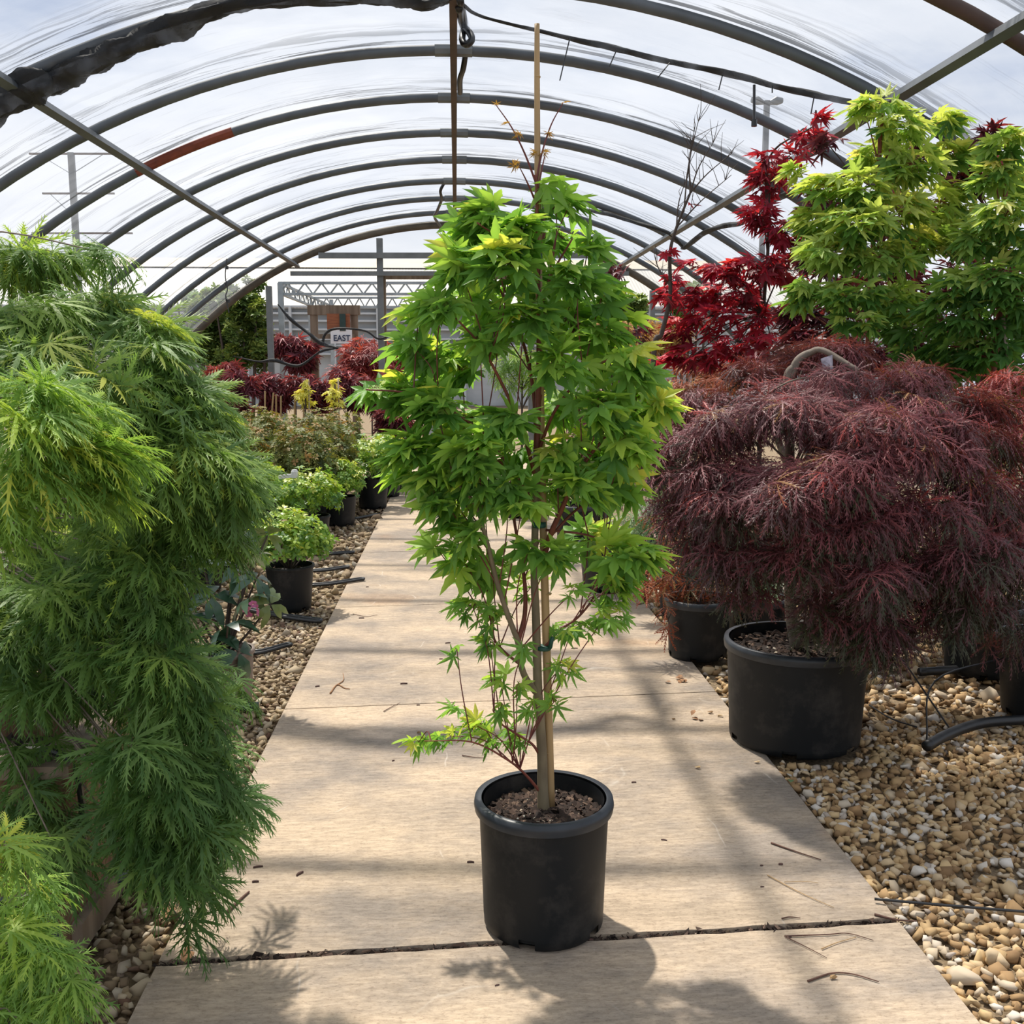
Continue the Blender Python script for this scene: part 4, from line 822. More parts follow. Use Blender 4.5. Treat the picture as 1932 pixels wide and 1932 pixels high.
# second pot behind it
CS = [(1240, 1075, 0, 40, 35, 26), (1290, 1030, .1, 60, 45, 44), (1350, 1060, .1, 50, 40, 30), (1230, 1110, -.1, 30, 25, 14), (1300, 1100, 0, 55, 30, 26), (1260, 1165, -.1, 12, 35, 7), (1350, 1130, .1, 40, 25, 14), (1265, 980, .2, 50, 35, 26)]
tree('laceleaf_maple', 'rust-red laceleaf maple in the black pot behind and left of the wide pot', 'potted maple', (SPX, SPY, 0), [(SPX, SPY, .26), (SPX, SPY, .5), (SPX-.03, SPY, .8)], .014, CS, SPY, .095, [LACE_T], 'leaf_orange', 'bark_dark', 43, down=.7, pot=(.155, .17, .32), up=.6)
s2 = G(1425, 1222); CG = [(1400, 1100, 0, 35, 30, 26), (1440, 1120, 0, 35, 25, 22), (1385, 1140, 0, 22, 18, 10)]
tree('shrub', 'light green small-leaved shrub in a black pot between the two dark maples', 'potted shrub', (s2[0], s2[1], 0), [(s2[0], s2[1], .24), (s2[0], s2[1], .4), AT(1415, 1110, s2[1])], .008, CG, s2[1], .045, [WH], 'leaf_grey', 'bark_dark', 44, down=.2, pot=(.14, .16, .29), dens=1.6)
s3 = G(1228, 1150); CG = [(1225, 960, 0, 35, 30, 28), (1215, 1020, 0, 40, 30, 30), (1250, 930, .1, 30, 25, 18), (1190, 990, 0, 25, 30, 14)]
tree('laceleaf_maple', 'pale grey-green laceleaf maple behind the centre tree, right of the path', 'potted maple', (G(1300, 1180)[0], 6.2, 0), [(G(1300, 1180)[0], 6.2, .2), AT(1255, 1030, 6.2), AT(1235, 960, 6.2)], .01, CG, 6.2, .11, [LACE_F], 'leaf_grey', 'bark_dark', 45, down=.5, pot=(.12, .14, .26))

# ---- tall maples on the right
C1 = [(1665, 190, 0, 40, 20, 20), (1625, 205, 0, 22, 16, 8), (1700, 235, -.1, 50, 30, 34), (1785, 225, .1, 30, 24, 18), (1650, 285, .1, 40, 35, 30), (1715, 300, -.1, 55, 38, 45), (1790, 285, .1, 32, 30, 22), (1505, 330, .1, 18, 18, 9), (1560, 350, -.1, 45, 28, 30), (1640, 355, -.2, 55, 35, 44),
      (1540, 410, 0, 48, 30, 34), (1610, 420, -.2, 60, 36, 48), (1690, 400, -.1, 60, 40, 48), (1770, 380, .1, 60, 40, 48), (1800, 440, .1, 50, 36, 36), (1570, 480, -.1, 60, 30, 42), (1650, 480, -.2, 60, 34, 44), (1735, 470, 0, 60, 36, 42), (1530, 545, -.1, 42, 14, 20), (1600, 555, -.2, 60, 26, 34), (1498, 573, -.1, 24, 8, 8), (1625, 600, -.2, 45, 20, 18), (1690, 555, 0, 55, 34, 34)]
xb = AT(1640, 800, 5.3)[0]
tree('coral_bark_maple', 'tall lime-green maple standing behind the purple laceleaf, left of the two lime maples', 'maple', (xb, 5.3, 0), [(xb, 5.3, .3), (xb-.02, 5.3, 1.3), AT(1645, 500, 5.3), AT(1665, 215, 5.3)], .022, C1, 5.3, .098, [PALM, PALM_S], 'leaf_lime', 'bark_red', 51, down=.32, twr=.002, post=lambda V, T, r: (V, T, np.clip(r-.35*np.clip((2.3-V[:, 2])/.6, 0, 1), 0, 1)), pot=(.17, .2, .36), dens=1.3, rnd_pow=.8)
C2 = [(1905, 270, 0, 34, 26, 30), (1870, 330, -.1, 40, 30, 34), (1920, 340, .1, 50, 34, 36), (1890, 400, -.1, 50, 34, 40), (1845, 450, 0, 45, 30, 34), (1915, 460, -.1, 50, 36, 38), (1860, 520, -.1, 55, 36, 42), (1925, 540, -.1, 50, 40, 36), (1800, 540, 0, 50, 32, 34), (1780, 600, 0, 60, 34, 38), (1860, 600, -.1, 60, 36, 40), (1930, 620, 0, 50, 40, 30), (1720, 620, .2, 55, 30, 30), (1800, 660, .1, 60, 30, 32), (1880, 670, 0, 55, 34, 34), (1745, 670, .2, 45, 24, 20), (1840, 700, .1, 60, 30, 30), (1920, 720, .1, 50, 34, 30), (1780, 700, .2, 60, 28, 26), (1880, 750, .2, 60, 28, 24)]
xb = AT(1880, 800, 4.95)[0]
tree('coral_bark_maple', 'tall lime-yellow maple at the right frame edge', 'maple', (xb, 4.95, 0), [(xb, 4.95, .3), AT(1870, 750, 4.95), AT(1885, 600, 4.95), AT(1890, 450, 4.95), AT(1905, 285, 4.95)], .022, C2, 4.95, .092, [PALM, PALM_S], 'leaf_lime', 'bark_red', 53, down=.32, twr=.002, post=lambda V, T, r: (V, T, np.clip(r-.5*np.clip((2.25-V[:, 2])/.7, 0, 1), 0, 1)), pot=(.17, .2, .36), dens=1.3,
     stake=[AT(1915, 900, 4.85), AT(1903, 700, 4.85), AT(1893, 600, 4.85)], rnd_pow=1.3)
C3 = [(1540, 225, -.6, 12, 12, 5), (1535, 260, -.4, 34, 10, 12), (1440, 300, -.1, 14, 14, 8), (1500, 290, 0, 40, 14, 14), (1455, 345, 0, 34, 28, 30), (1435, 400, 0, 30, 28, 28), (1470, 440, 0, 40, 30, 36), (1490, 500, 0, 50, 30, 36), (1420, 500, -.1, 50, 24, 34), (1360, 510, -.1, 40, 18, 22), (1300, 500, 0, 20, 10, 6), (1390, 555, 0, 60, 28, 40), (1300, 560, -.1, 40, 26, 26), (1340, 600, -.1, 55, 28, 36), (1290, 620, 0, 36, 26, 24), (1440, 600, 0, 50, 30, 34), (1390, 640, -.1, 60, 28, 38), (1310, 670, -.1, 50, 24, 30), (1370, 680, 0, 50, 20, 26), (1260, 690, 0, 28, 14, 12), (1460, 660, 0, 40, 24, 20)]
xb = AT(1440, 800, 6.9)[0]
tree('japanese_maple', 'bright scarlet upright maple rising left of the lime-green maples', 'maple', (xb, 6.9, 0), [(xb, 6.9, .25), AT(1435, 680, 6.9), AT(1450, 450, 6.9), AT(1450, 300, 6.9), AT(1540, 235, 6.3)], .018, C3, 6.9, .10, [PALM, PALM_N], 'leaf_red', 'bark_dark', 55, down=.35, pot=(.17, .2, .36), dens=1.35, twig_frac=.35, trad_t=.004)
C4 = [(1540, 480, 0, 40, 30, 30), (1560, 600, 0, 60, 40, 44), (1500, 590, 0, 36, 30, 26), (1640, 560, .2, 70, 60, 50), (1500, 650, -.4, 40, 24, 22), (1440, 690, -.5, 40, 24, 20), (1720, 560, .3, 70, 60, 50), (1820, 300, -.5, 50, 20, 22), (1880, 245, -.95, 30, 16, 14), (1800, 340, -.3, 50, 30, 30), (1690, 285, -.1, 60, 24, 24), (1850, 330, -.5, 50, 36, 30), (1560, 270, 0, 30, 18, 8), (1860, 520, .4, 80, 60, 50), (1780, 640, .3, 70, 50, 40), (1640, 650, .2, 60, 40, 34), (1700, 420, .4, 80, 60, 50), (1540, 380, .3, 40, 40, 22), (1700, 680, .2, 80, 40, 44), (1820, 720, .3, 90, 50, 50), (1900, 640, .4, 70, 70, 44), (1620, 710, .2, 60, 30, 26)]
xb = AT(1600, 800, 6.1)[0]
tree('japanese_maple', 'dark purple upright maple mostly hidden behind the lime-green maples', 'maple', (xb, 6.1, 0), [(xb, 6.1, .25), AT(1560, 700, 6.1), AT(1600, 500, 6.1), AT(1700, 330, 5.9), AT(1860, 255, 5.25)], .02, C4, 6.1, .10, [PALM, PALM_N], 'leaf_purple2', 'bark_dark', 57, down=.35, pot=(.17, .2, .36), dens=1.5, trad_t=.004)
# bare thin-branched maple
bt = AT(1240, 700, 6.6); bb = thing('bare_maple', (bt[0]-.05, 6.6, 0), 'nearly bare thin dark maple stem rising between the centre tree and the scarlet maple', 'sapling')
def Lb(pts, Y=6.6, dy=0): return [AT(x, y, Y+d) for (x, y), d in zip(pts, np.linspace(0, dy, len(pts)))]
P = spline([(bt[0]-.05, 6.6, 0)]+Lb([(1232, 690), (1248, 630), (1264, 560), (1264, 480), (1276, 430), (1302, 365)]), 6); MB().tube(P, np.linspace(.02, .007, len(P)), 8).obj('trunk', 'bark_dark', bb, True)
mb = MB(); rg = np.random.default_rng(77)
for s, e_ in (((1302, 365), (1312, 235)), ((1302, 365), (1345, 270)), ((1302, 365), (1380, 290)), ((1290, 400), (1322, 210)), ((1304, 360), (1308, 260)), ((1264, 540), (1232, 470)), ((1276, 430), (1380, 330)), ((1276, 430), (1298, 330))):
    pts = Lb([s, ((s[0]+e_[0])/2-6, (s[1]+e_[1])/2), e_], 6.6, rg.uniform(-.2, .2)); P = spline(pts, 5); mb.tube(P, np.linspace(.0055, .002, len(P)), 5)
    for k in range(7):
        i = rg.integers(3, len(P)); a = P[i]; b = a+np.array([rg.normal()*.07, rg.normal()*.05, rg.uniform(.04, .16)]); mb.tube([a, (a+b)/2+rg.normal(size=3)*.006, b], [.0025, .0018, .001], 4)
mb.obj('branches', 'bark_dark', bb)
g, _ = grow(clusters_world([(1262, 475, 0, 10, 6, 4), (1275, 525, 0, 18, 10, 6), (1302, 384, 0, 5, 4, 2), (1262, 560, 0, 16, 12, 6)], 6.6), (bt[0], 6.6), 3, .07, [PALM], down=.3); fast_mesh('foliage', *g, 'leaf_red', bb)
# dark red branch tips right of centre tree and small neighbours
C5 = [(1155, 500, 0, 20, 8, 8), (1165, 520, 0, 12, 14, 6), (1200, 635, 0, 26, 18, 18), (1210, 670, 0, 24, 20, 16), (1160, 510, .1, 20, 12, 8)]
xb = AT(1215, 800, 7.6)[0]
tree('japanese_maple', 'small dark red maple peeping out right of the centre tree', 'maple', (xb, 7.6, 0), [(xb, 7.6, .25), AT(1210, 690, 7.6), AT(1190, 600, 7.6), AT(1158, 515, 7.6)], .01, C5, 7.6, .075, [PALM], 'leaf_purple2', 'bark_dark', 59, pot=(.12, .14, .27), trad_t=.004, rnd_pow=.6)
C6 = [(1905, 715, 0, 40, 20, 26), (1860, 745, 0, 50, 16, 26), (1920, 770, 0, 40, 30, 26), (1850, 790, 0, 30, 20, 12), (1915, 840, 0, 40, 40, 26), (1890, 900, .1, 40, 30, 14), (1925, 930, 0, 30, 50, 16)]
xb = AT(2000, 900, 4.3)[0]
tree('laceleaf_maple', 'orange-red laceleaf maple entering at the right frame edge above the purple one', 'maple', (xb, 4.3, 0), [(xb, 4.3, .3), (xb, 4.3, .9), (xb-.05, 4.3, 1.4)], .02, C6, 4.3, .085, [LACE_T], 'leaf_redlace', 'bark_dark', 61, dens=1.8, down=.55, pot=(.17, .2, .36), up=.7, twig_frac=.4)
C7 = [(1780, 790, 0, 60, 40, 26), (1880, 830, .1, 60, 60, 36), (1900, 960, .1, 60, 50, 26), (1850, 900, .2, 60, 50, 26)]
xb = AT(1960, 900, 5.0)[0]
tree('laceleaf_maple', 'yellow-green laceleaf maple glimpsed behind the orange-red one at far right', 'maple', (xb+.3, 4.6, 0), [(xb+.3, 4.6, .3), (xb+.1, 4.65, .8), (xb-.05, 4.7, 1.2)], .015, C7, 4.7, .09, [LACE_F], 'leaf_lace_bright', 'bark_dark', 63, dens=2.6, down=.5, pot=(.15, .17, .3))
# purple mound behind the centre tree
def mound(name, label, px, py, rxp, ryp, Y, n, size, tpl, lm, seed, pot=(.17, .2, .33), group=None, bark='bark_dark'):
    C = AT(px, py, Y); s = Y/F; rg = np.random.default_rng(seed); cl = []
    for k in range(max(5, n//28)):
        a = rg.uniform(0, 6.28); q = math.sqrt(rg.random()); cl.append((px+rxp*.8*q*math.cos(a), py+ryp*.8*q*math.sin(a), -s*rxp*.6*math.sqrt(max(0, 1-q*q))*rg.uniform(-.3, 1), rxp*.35, ryp*.32, 28))
    z = max(C[2]-ryp*s, pot[2]); return tree(name, label, 'maple', (C[0], Y, 0), [(C[0], Y, pot[2]-.06), (C[0], Y, (pot[2]+C[2])/2), (C[0], Y, C[2])], .015, cl, Y, size, tpl, lm, bark, seed, down=.6, pot=pot, group=group, up=.7, twig_frac=.1)
mound('laceleaf_maple', 'purple laceleaf maple mound directly behind the centre tree, right of the path', 1150, 830, 95, 110, 7.0, 520, .11, [LACE_F], 'leaf_purple', 71)
mound('laceleaf_maple', 'yellow-green laceleaf maple mound seen through the centre tree', 985, 700, 70, 60, 10.5, 330, .12, [LACE_F], 'leaf_lace_bright', 72)
mound('laceleaf_maple', 'amber laceleaf maple mound at the far end just right of the gable post', 1250, 640, 55, 36, 13.0, 360, .16, [LACE_F], 'leaf_tan', 73)
mound('laceleaf_maple', 'amber laceleaf maple mound at the far end, left of the gable post', 1170, 625, 45, 30, 13.6, 260, .16, [LACE_F], 'leaf_tan', 74)
mound('laceleaf_maple', 'orange laceleaf maple mound below the scarlet maple', 1330, 720, 90, 40, 9.5, 380, .13, [LACE_F], 'leaf_orange', 75)
mound('laceleaf_maple', 'green-gold laceleaf maple mound low behind the purple mound', 1090, 760, 60, 50, 9.0, 260, .12, [LACE_F], 'leaf_lace', 76)
# far red maples either side of the gable posts
mound('laceleaf_maple', 'pinkish red laceleaf maple beyond the gable below the EAST sign', 700, 680, 85, 45, 17.0, 700, .17, [LACE_F, PALM_N], 'leaf_redlace', 81)
mound('japanese_maple', 'dark red maple beyond the gable between the left gable post and the sign', 555, 660, 46, 42, 18.0, 420, .18, [PALM_N], 'leaf_burgundy', 82)
for i, (px, py, rx, ry, Y, lab) in enumerate([(455, 738, 44, 40, 14.0, 'leftmost dark red maple in the far row behind the bronze shrubs'), (520, 736, 44, 40, 14.2, 'dark red maple in the far row under the left gable post'), (590, 736, 44, 42, 14.0, 'dark red maple in the far row behind the yellow saplings'), (655, 736, 44, 44, 14.3, 'dark red maple in the far row right of the yellow saplings'), (722, 738, 44, 50, 14.0, 'dark red maple in the far row at the tall gable post'), (430, 705, 36, 20, 15.0, 'pink-tinged maple top at the far left behind the laceleaf'), (745, 790, 34, 36, 13.0, 'deep red maple at the path edge beyond the bronze shrubs')]):
    mound('japanese_maple', lab, px, py, rx, ry, Y, 420, .13, [PALM_N], 'leaf_burgundy' if i != 5 else 'leaf_redlace', 90+i, pot=(.13, .15, .28), group='dark red maples in the far row')
# big green bushes beyond
for i, (px, py, rx, ry, Y, m_, lab) in enumerate([(400, 632, 42, 62, 18.5, 'leaf_bush', 'tall dark green bush beyond the gable, left of the pair'), (460, 625, 50, 72, 18.0, 'leaf_bush', 'tall dark green bush beyond the gable, beside the left gable post'), (375, 585, 30, 35, 22, 'leaf_grey', 'pale airy tree behind the green bushes'), (1300, 580, 50, 40, 22, 'leaf_bush', 'green bush beyond the gable at right behind the scarlet maple'), (1170, 585, 50, 25, 24, 'leaf_bush', 'low green bush beyond the gable, right of the centre tree')]):
    C = AT(px, py, Y); t = thing('bush', (C[0], Y, 0), lab, 'bush', 'bushes beyond the gable'); rg = np.random.default_rng(300+i)
    cl = [(px+rx*rg.uniform(-.8, .8), py+ry*rg.uniform(-.9, .9), rg.uniform(-.4, .4), rx*.28, ry*.25, 44) for _ in range(44)]
    if i < 2: cl += [(px+rx*rg.uniform(-.7, .7), py-ry*1.05-rg.uniform(0, 22), 0, 5, 12, 14) for _ in range(6)]
    cw = clusters_world(cl, Y); g, pts = grow(cw, (C[0], Y), 310+i, .11, [WH], down=.0); fast_mesh('foliage', *g, m_, t)
    tr = MB()
    for k in range(5): tr.tube([(C[0]+.05*k-.1, Y, 0), (C[0]+(k-2)*.15, Y, C[2]*.6), (C[0]+(k-2)*.22, Y, C[2]+.3)], [.04, .03, .015], 6)
    tr.obj('stems', 'bark_dark', t)
# lower filler of that row reaching down to the ground between the bushes
# ---- yellow saplings with stakes
for i, (px, lab) in enumerate([(576, 'yellow-leaved maple sapling with thin stake, left of the pair'), (632, 'yellow-leaved maple sapling with thin stake, right of the pair')]):
    Y = 13.2; cl = [(px, 722, 0, 7, 9, 10), (px-6, 742, 0, 14, 9, 22), (px+4, 760, 0, 14, 9, 22), (px, 735, 0, 12, 9, 16)]; xb = AT(px, 780, Y)[0]
    tree('maple_sapling', lab, 'sapling', (xb, Y, 0), [(xb, Y, .2), AT(px, 790, Y), AT(px, 725, Y)], .008, cl, Y, .075, [PALM], 'leaf_yellow', 'bark_dark', 120+i, pot=(.1, .12, .22), stake=[(xb+.05, Y, .2), AT(px+6, 715, Y)], group='yellow maple saplings')
for i, px in enumerate((500, 512, 521, 530, 556, 573)):
    Y = 13.25+.06*(i % 3); a = AT(px, 790, Y); b = AT(px+(4 if i == 1 else 0), 738+3*(i % 4), Y)
    tag(MB().tube([(a[0], Y, 0), a, b], .011, 6).obj('bamboo_stake', 'bamboo'), 'thin bamboo stake, %s from the left, in the row before the dark red maples' % ['first', 'second', 'third', 'fourth', 'fifth', 'sixth'][i], 'stake', 'bamboo stakes in the far row')

# ---- potted azaleas along the left: prototypes then copies
def azalea(seed, lm, h, R, pr, ph, size, n):
    t = thing('potted_azalea', (0, 0, 0), '', 'potted shrub'); b, rm = pot_mesh(pr*.86, pr, ph, 0, 0, .022, .007, 6, 30, .03)
    q = b.obj('pot', 'pot', t, True); child_of(q, rm, 'rim', 'pot', True)
    soil_mesh(0, 0, pr-.02, ph-.04, seed, 60, .014).obj('soil', 'soil', t)
    rg = np.random.default_rng(seed); d = rg.normal(size=(n, 3)); d[:, 2] = np.abs(d[:, 2])*.9-.25; d /= np.linalg.norm(d, axis=1)[:, None]; rad = rg.uniform(.45, 1.05, n)**.5
    lump = 1+.16*np.sin(d[:, 0]*5+seed)*np.cos(d[:, 1]*6+seed*2)
    P = np.array([0, 0, ph+h*.32])+d*(rad*lump)[:, None]*np.array([R, R, h*.68]); D = rg.normal(size=(n, 3)); D[:, 2] *= .3
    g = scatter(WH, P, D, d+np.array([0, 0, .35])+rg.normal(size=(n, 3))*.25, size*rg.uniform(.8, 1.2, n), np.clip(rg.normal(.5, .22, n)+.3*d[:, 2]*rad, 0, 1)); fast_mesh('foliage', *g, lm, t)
    tw = MB()
    for k in range(14): p = P[k]; tw.tube([(0, 0, ph-.05), (p[0]*.4, p[1]*.4, ph+.06), p*.98], [.006, .004, .002], 4)
    tw.obj('stems', 'bark_dark', t); return t
AZ = [azalea(201, 'leaf_az', .36, .25, .15, .29, .048, 420), azalea(202, 'leaf_az', .40, .28, .15, .29, .048, 460)]
BR = [azalea(203, 'leaf_bronze', .68, .42, .18, .33, .052, 950), azalea(204, 'leaf_bronze', .74, .42, .18, .33, .052, 950)]
def put(proto, used, x, y, lab, group, rot, s=1):
    if not used[0]:
        used[0] = True; proto.location = (x, y, 0); proto.rotation_euler = (0, 0, rot); proto.scale = (s, s, s); proto['label'] = lab; proto['group'] = group; return proto
    return copy_tree(proto, (x, y, 0), lab, group, rot, s)
ordn = ['first', 'second', 'third', 'fourth', 'fifth', 'sixth', 'seventh', 'eighth', 'ninth']
used = {id(p): [False] for p in AZ+BR}; rg = np.random.default_rng(88); pots_on_gravel = []
front = [(549, 1148), (590, 1035), (644, 990), (704, 958), (730, 936), (748, 915)]
for i, (px, py) in enumerate(front):
    g_ = G(px, py); x, y = g_[0], g_[1]; p = AZ[i % 2]
    o = put(p, used[id(p)], x, y, '%s potted green azalea from the camera in the row along the path edge' % ordn[i], 'potted green azaleas', rg.uniform(0, 6), 1.0 if i < 3 else 1.15); pots_on_gravel.append((x, y))
    if i == 2:
        q = MB().box(-.028, .028, -.1555, -.1505, .19, .225).obj('label_sticker', 'blue_label'); q.parent = o; q.rotation_euler = (0, R_(-12), R_(12)-o.rotation_euler[2]); q['label'] = 'pale blue sticker'
for col in range(1, 6):
    for k in range(6):
        y = 6.2+col*.25+k*.66+rg.uniform(-.05, .05); x = -1.05-.18-col*.56+rg.uniform(-.04, .04)
        if y > 10.0 or x < -2.95: continue
        p = AZ[(k+col) % 2]; put(p, used[id(p)], x, y, '%s green azalea from the camera in the %s row left of the path-edge row' % (ordn[k], ordn[col-1]), 'potted green azaleas', rg.uniform(0, 6), rg.uniform(.95, 1.1))
for col in range(0, 3):
    for k in range(4):
        y = 10.1+k*.80+rg.uniform(-.05, .05); x = -1.5-col*.74+rg.uniform(-.05, .05)
        if col == 0: x -= .05; 
        p = BR[(k+col) % 2]; put(p, used[id(p)], x, y, 'bronze-green shrub, %s from the path and %s from the camera in its block' % (ordn[col], ordn[k]), 'potted bronze shrubs', rg.uniform(0, 6), rg.uniform(.92, 1.02))
# white label stake tray piece among the azaleas
a = AT(526, 900, 8.6); b = AT(556, 897, 8.6); tag(MB().bar(a, b, .03, .03).tube([b-np.array([0, 0, .02]), b+np.array([0, 0, .03]), b+np.array([0, 0, .05])], [.03, .03, .02], 8).obj('sprinkler_pipe', 'white'), 'short white pipe with a knob among the azaleas', 'pipe')

# ---- rhododendron with big dark leaves and pink flowers
rb = G(425, 1332); RX, RY = rb[0], rb[1]
rh = thing('rhododendron', (RX, RY, 0), 'rhododendron with large dark leaves and pink flowers in a taupe pot beside the laceleaf', 'potted shrub')
b, rm = pot_mesh(.12, .135, .27, RX, RY, .02, .007, 6, 30, .03); q = b.obj('pot', 'pot_taupe', rh, True); child_of(q, rm, 'rim', 'pot_taupe', True)
soil_mesh(RX, RY, .115, .235, 3, 100, .012).obj('soil', 'soil', rh)
RW = whorl(8, .17, .12, .75); parts = []; rg = np.random.default_rng(12); st = MB()
for (x, y, dy, s, rn) in ((400, 1125, 0, .12, .4), (440, 1070, .05, .12, .5), (485, 1090, 0, .11, .45), (360, 1160, 0, .12, .3), (430, 1180, -.1, .13, .35), (505, 1010, .1, .08, .9), (480, 1050, .1, .08, .95), (470, 1130, -.05, .11, .6), (510, 1140, -.05, .09, .85), (400, 1240, -.05, .12, .5), (340, 1100, .1, .12, .4), (450, 1230, -.1, .12, .55), (440, 1290, -.12, .10, .7), (380, 1050, .15, .12, .45), (460, 1010, .15, .10, .7)):
    p = AT(x, y, RY+dy); o_ = p-np.array([RX, RY, .25]); o_ /= np.linalg.norm(o_); parts.append(scatter(RW, p[None], rg.normal(size=(1, 3)), (o_+np.array([.1, -.3, .5])+rg.normal(size=3)*.2)[None], s*1.2, np.array([rn+rg.normal()*.05])))
    st.tube(spline([(RX, RY, .22), ((RX+p[0])/2, (RY+p[1])/2, max(.3, p[2]*.7)), p], 4), np.linspace(.008, .004, 9), 5)
V, T, r = join(parts); fast_mesh('foliage', V, T, np.clip(r, 0, 1), 'leaf_rhodo', rh); st.obj('stems', 'bark_dark', rh, True)
parts = []; FW = whorl(5, .42, .5, .3)
for (x, y) in ((465, 1148), (484, 1155), (478, 1140), (470, 1158), (488, 1143)): parts.append(scatter(FW, AT(x, y, RY-.14)[None], rg.normal(size=(1, 3)), np.array([[rg.normal()*.4, -1, .2]]), .022, np.array([rg.random()])))
fast_mesh('flower_cluster', *join(parts), 'petal', rh)
# bright tray label behind the laceleaf
a = AT(292, 1168, 4.9); b = AT(345, 1188, 4.9); lt = thing('plant_label', (a[0], 4.9, b[2]), 'green and blue printed plant label behind the laceleaf', 'label'); m1 = (a[2]+b[2])/2
MB().box(a[0], b[0], 4.9, 4.905, m1+.001, a[2]).obj('green_band', 'green_label', lt); MB().box(a[0], b[0], 4.9, 4.905, b[2], m1).obj('blue_band', 'blue_label', lt)

# ---- tubes on the gravel
def tube_px(pts, rad, name, m, label, cat='tube', z=.012, group=None, k=8):
    P = spline([G(x, y, z)+np.array([0, 0, 0]) for x, y in pts], 6); return tag(MB().tube(P, rad, k).obj(name, m, None, True), label, cat, group)
GT = 'drip tube ends on the gravel'
def folded(pts, name, label, r=.010): 
    P = [G(x, y, .014) for x, y in pts]; Q = [p+np.array([.0, .035, .004]) for p in P]; mb = MB(); mb.tube(spline(P+[P[-1]+np.array([.03, .018, .002])]+Q[::-1], 5), r, 8); return tag(mb.obj('drip_tube', 'hose', None, True), label, 'tube', GT)
folded([(585, 1105), (625, 1102), (678, 1094)], 'a', 'black folded drip tube reaching onto the path slab edge beside the nearest azalea')
folded([(585, 1078), (618, 1076), (650, 1071)], 'b', 'black folded drip tube just behind the one that touches the slab')
folded([(600, 1046), (630, 1045), (660, 1043)], 'c', 'thin black folded tube under the azalea with the blue sticker')
folded([(460, 1150), (530, 1163), (595, 1172)], 'd', 'black doubled tube in front of the nearest azalea pot', .013)
folded([(455, 1232), (490, 1232), (538, 1219)], 'e', 'black looped tube on pale gravel right of the taupe pot')
folded([(668, 979), (690, 975), (710, 971)], 'f', 'grey-black tube loop at the foot of the fourth azalea pot')
tube_px([(380, 1337), (440, 1334), (488, 1332)], .02, 'drip_tube', 'hose_blue', 'thick blue-black pipe stub below the rhododendron', group=GT, z=.02)
tube_px([(110, 1700), (240, 1650), (290, 1580)], .014, 'drip_tube', 'hose_blue', 'blue-black tube curving along the planter base', group=GT, z=.05)
# right
P = spline([G(1748, 1408, .03), G(1790, 1385, .035), G(1850, 1365, .035), G(1932, 1358, .035), G(2050, 1350, .035)], 6); tag(MB().tube(P, .022, 10).obj('irrigation_hose', 'hose', None, True), 'thick black hose with blunt end on the gravel at right', 'hose')
P = spline([G(1735, 1268, .03), G(1820, 1262, .03), G(1905, 1258, .03), G(2000, 1255, .03)], 6); tag(MB().tube(P, .022, 10).obj('irrigation_hose', 'hose', None, True), 'black hose lying under the purple maple at right', 'hose')
P = spline([G(1650, 1696, .012), G(1760, 1706, .016), G(1932, 1720, .016), G(2050, 1728, .016)], 6); tag(MB().tube(P, .0045, 6).obj('drip_line', 'hose', None, True), 'thin straight black drip line poking onto the path at lower right', 'tube')
P = spline([G(1640, 1330, .02), G(1680, 1355, .02), G(1730, 1372, .02)], 6); tag(MB().tube(P, .004, 6).obj('drip_line', 'hose', None, True), 'thin black line on gravel right of the wide pot', 'tube')
a = G(1790, 1372, .02); b = AT(1700, 1240, a[1]+.3); tag(MB().tube([a, b], .004, 6).obj('wire_stake', 'hose'), 'thin slanting black wire above the thick hose end', 'wire', 'wires by the hose')
a = G(1748, 1400, .02); b = AT(1764, 1285, a[1]+.1); c = AT(1900, 1240, a[1]+.4); tag(MB().tube(spline([a, b, c], 6), .004, 6).obj('wire_stake', 'hose'), 'thin bent black wire rising from the thick hose end', 'wire', 'wires by the hose')
# small pot and post in the gap right of centre
g_ = G(1122, 985); o = thing('nursery_pot', (g_[0], g_[1], 0), 'small dark pot standing at the right path edge behind the centre tree', 'pot'); b, rm = pot_mesh(.13, .15, .22, g_[0], g_[1], .02, .008, 0, 30, .03); q = b.obj('body', 'pot', o, True); child_of(q, rm, 'rim', 'pot_rim', True); soil_mesh(g_[0], g_[1], .135, .18, 8, 80).obj('soil', 'soil', o)
g_ = G(1144, 1018); tag(MB().box(g_[0]-.014, g_[0]+.014, g_[1]-.014, g_[1]+.014, -.03, .42).obj('metal_post', 'galv'), 'short grey metal post right of the path behind the centre tree', 'post')

# ---- litter on the slabs
def chip(px, py, L_, W_, ang, label, name='bark_chip', m='pod', group='bark chips on the path', H_=None):
    c = G(px, py); ca, sa = math.cos(ang), math.sin(ang); u = np.array([ca, sa, 0]); v = np.array([-sa, ca, 0]); H_ = H_ or W_*.6; rr = np.random.default_rng(int(px*7+py)); V = []; n = 6
    for i in range(n+1):
        t = i/n; w_ = W_*.5*math.sin(math.pi*min(.97, max(.06, t)))**.6*rr.uniform(.8, 1.1); bend = .12*L_*math.sin(math.pi*t)
        for (a_, z_) in ((-1, 0.001), (-.5, .8), (.5, .9), (1, 0.001)): V.append(c+u*(t-.5)*L_+v*(w_*a_+bend)+np.array([0, 0, H_*z_ if z_ > .01 else .001]))
    Fc = [(i*4+j, i*4+(j+1) % 4, (i+1)*4+(j+1) % 4, (i+1)*4+j) for i in range(n) for j in range(4)]+[(3, 2, 1, 0), tuple(n*4+j for j in range(4))]
    return tag(MB().add(V, Fc).obj(name, m), label, 'bark chip' if name == 'bark_chip' else ('stone' if name == 'stone' else 'leaf'), group)
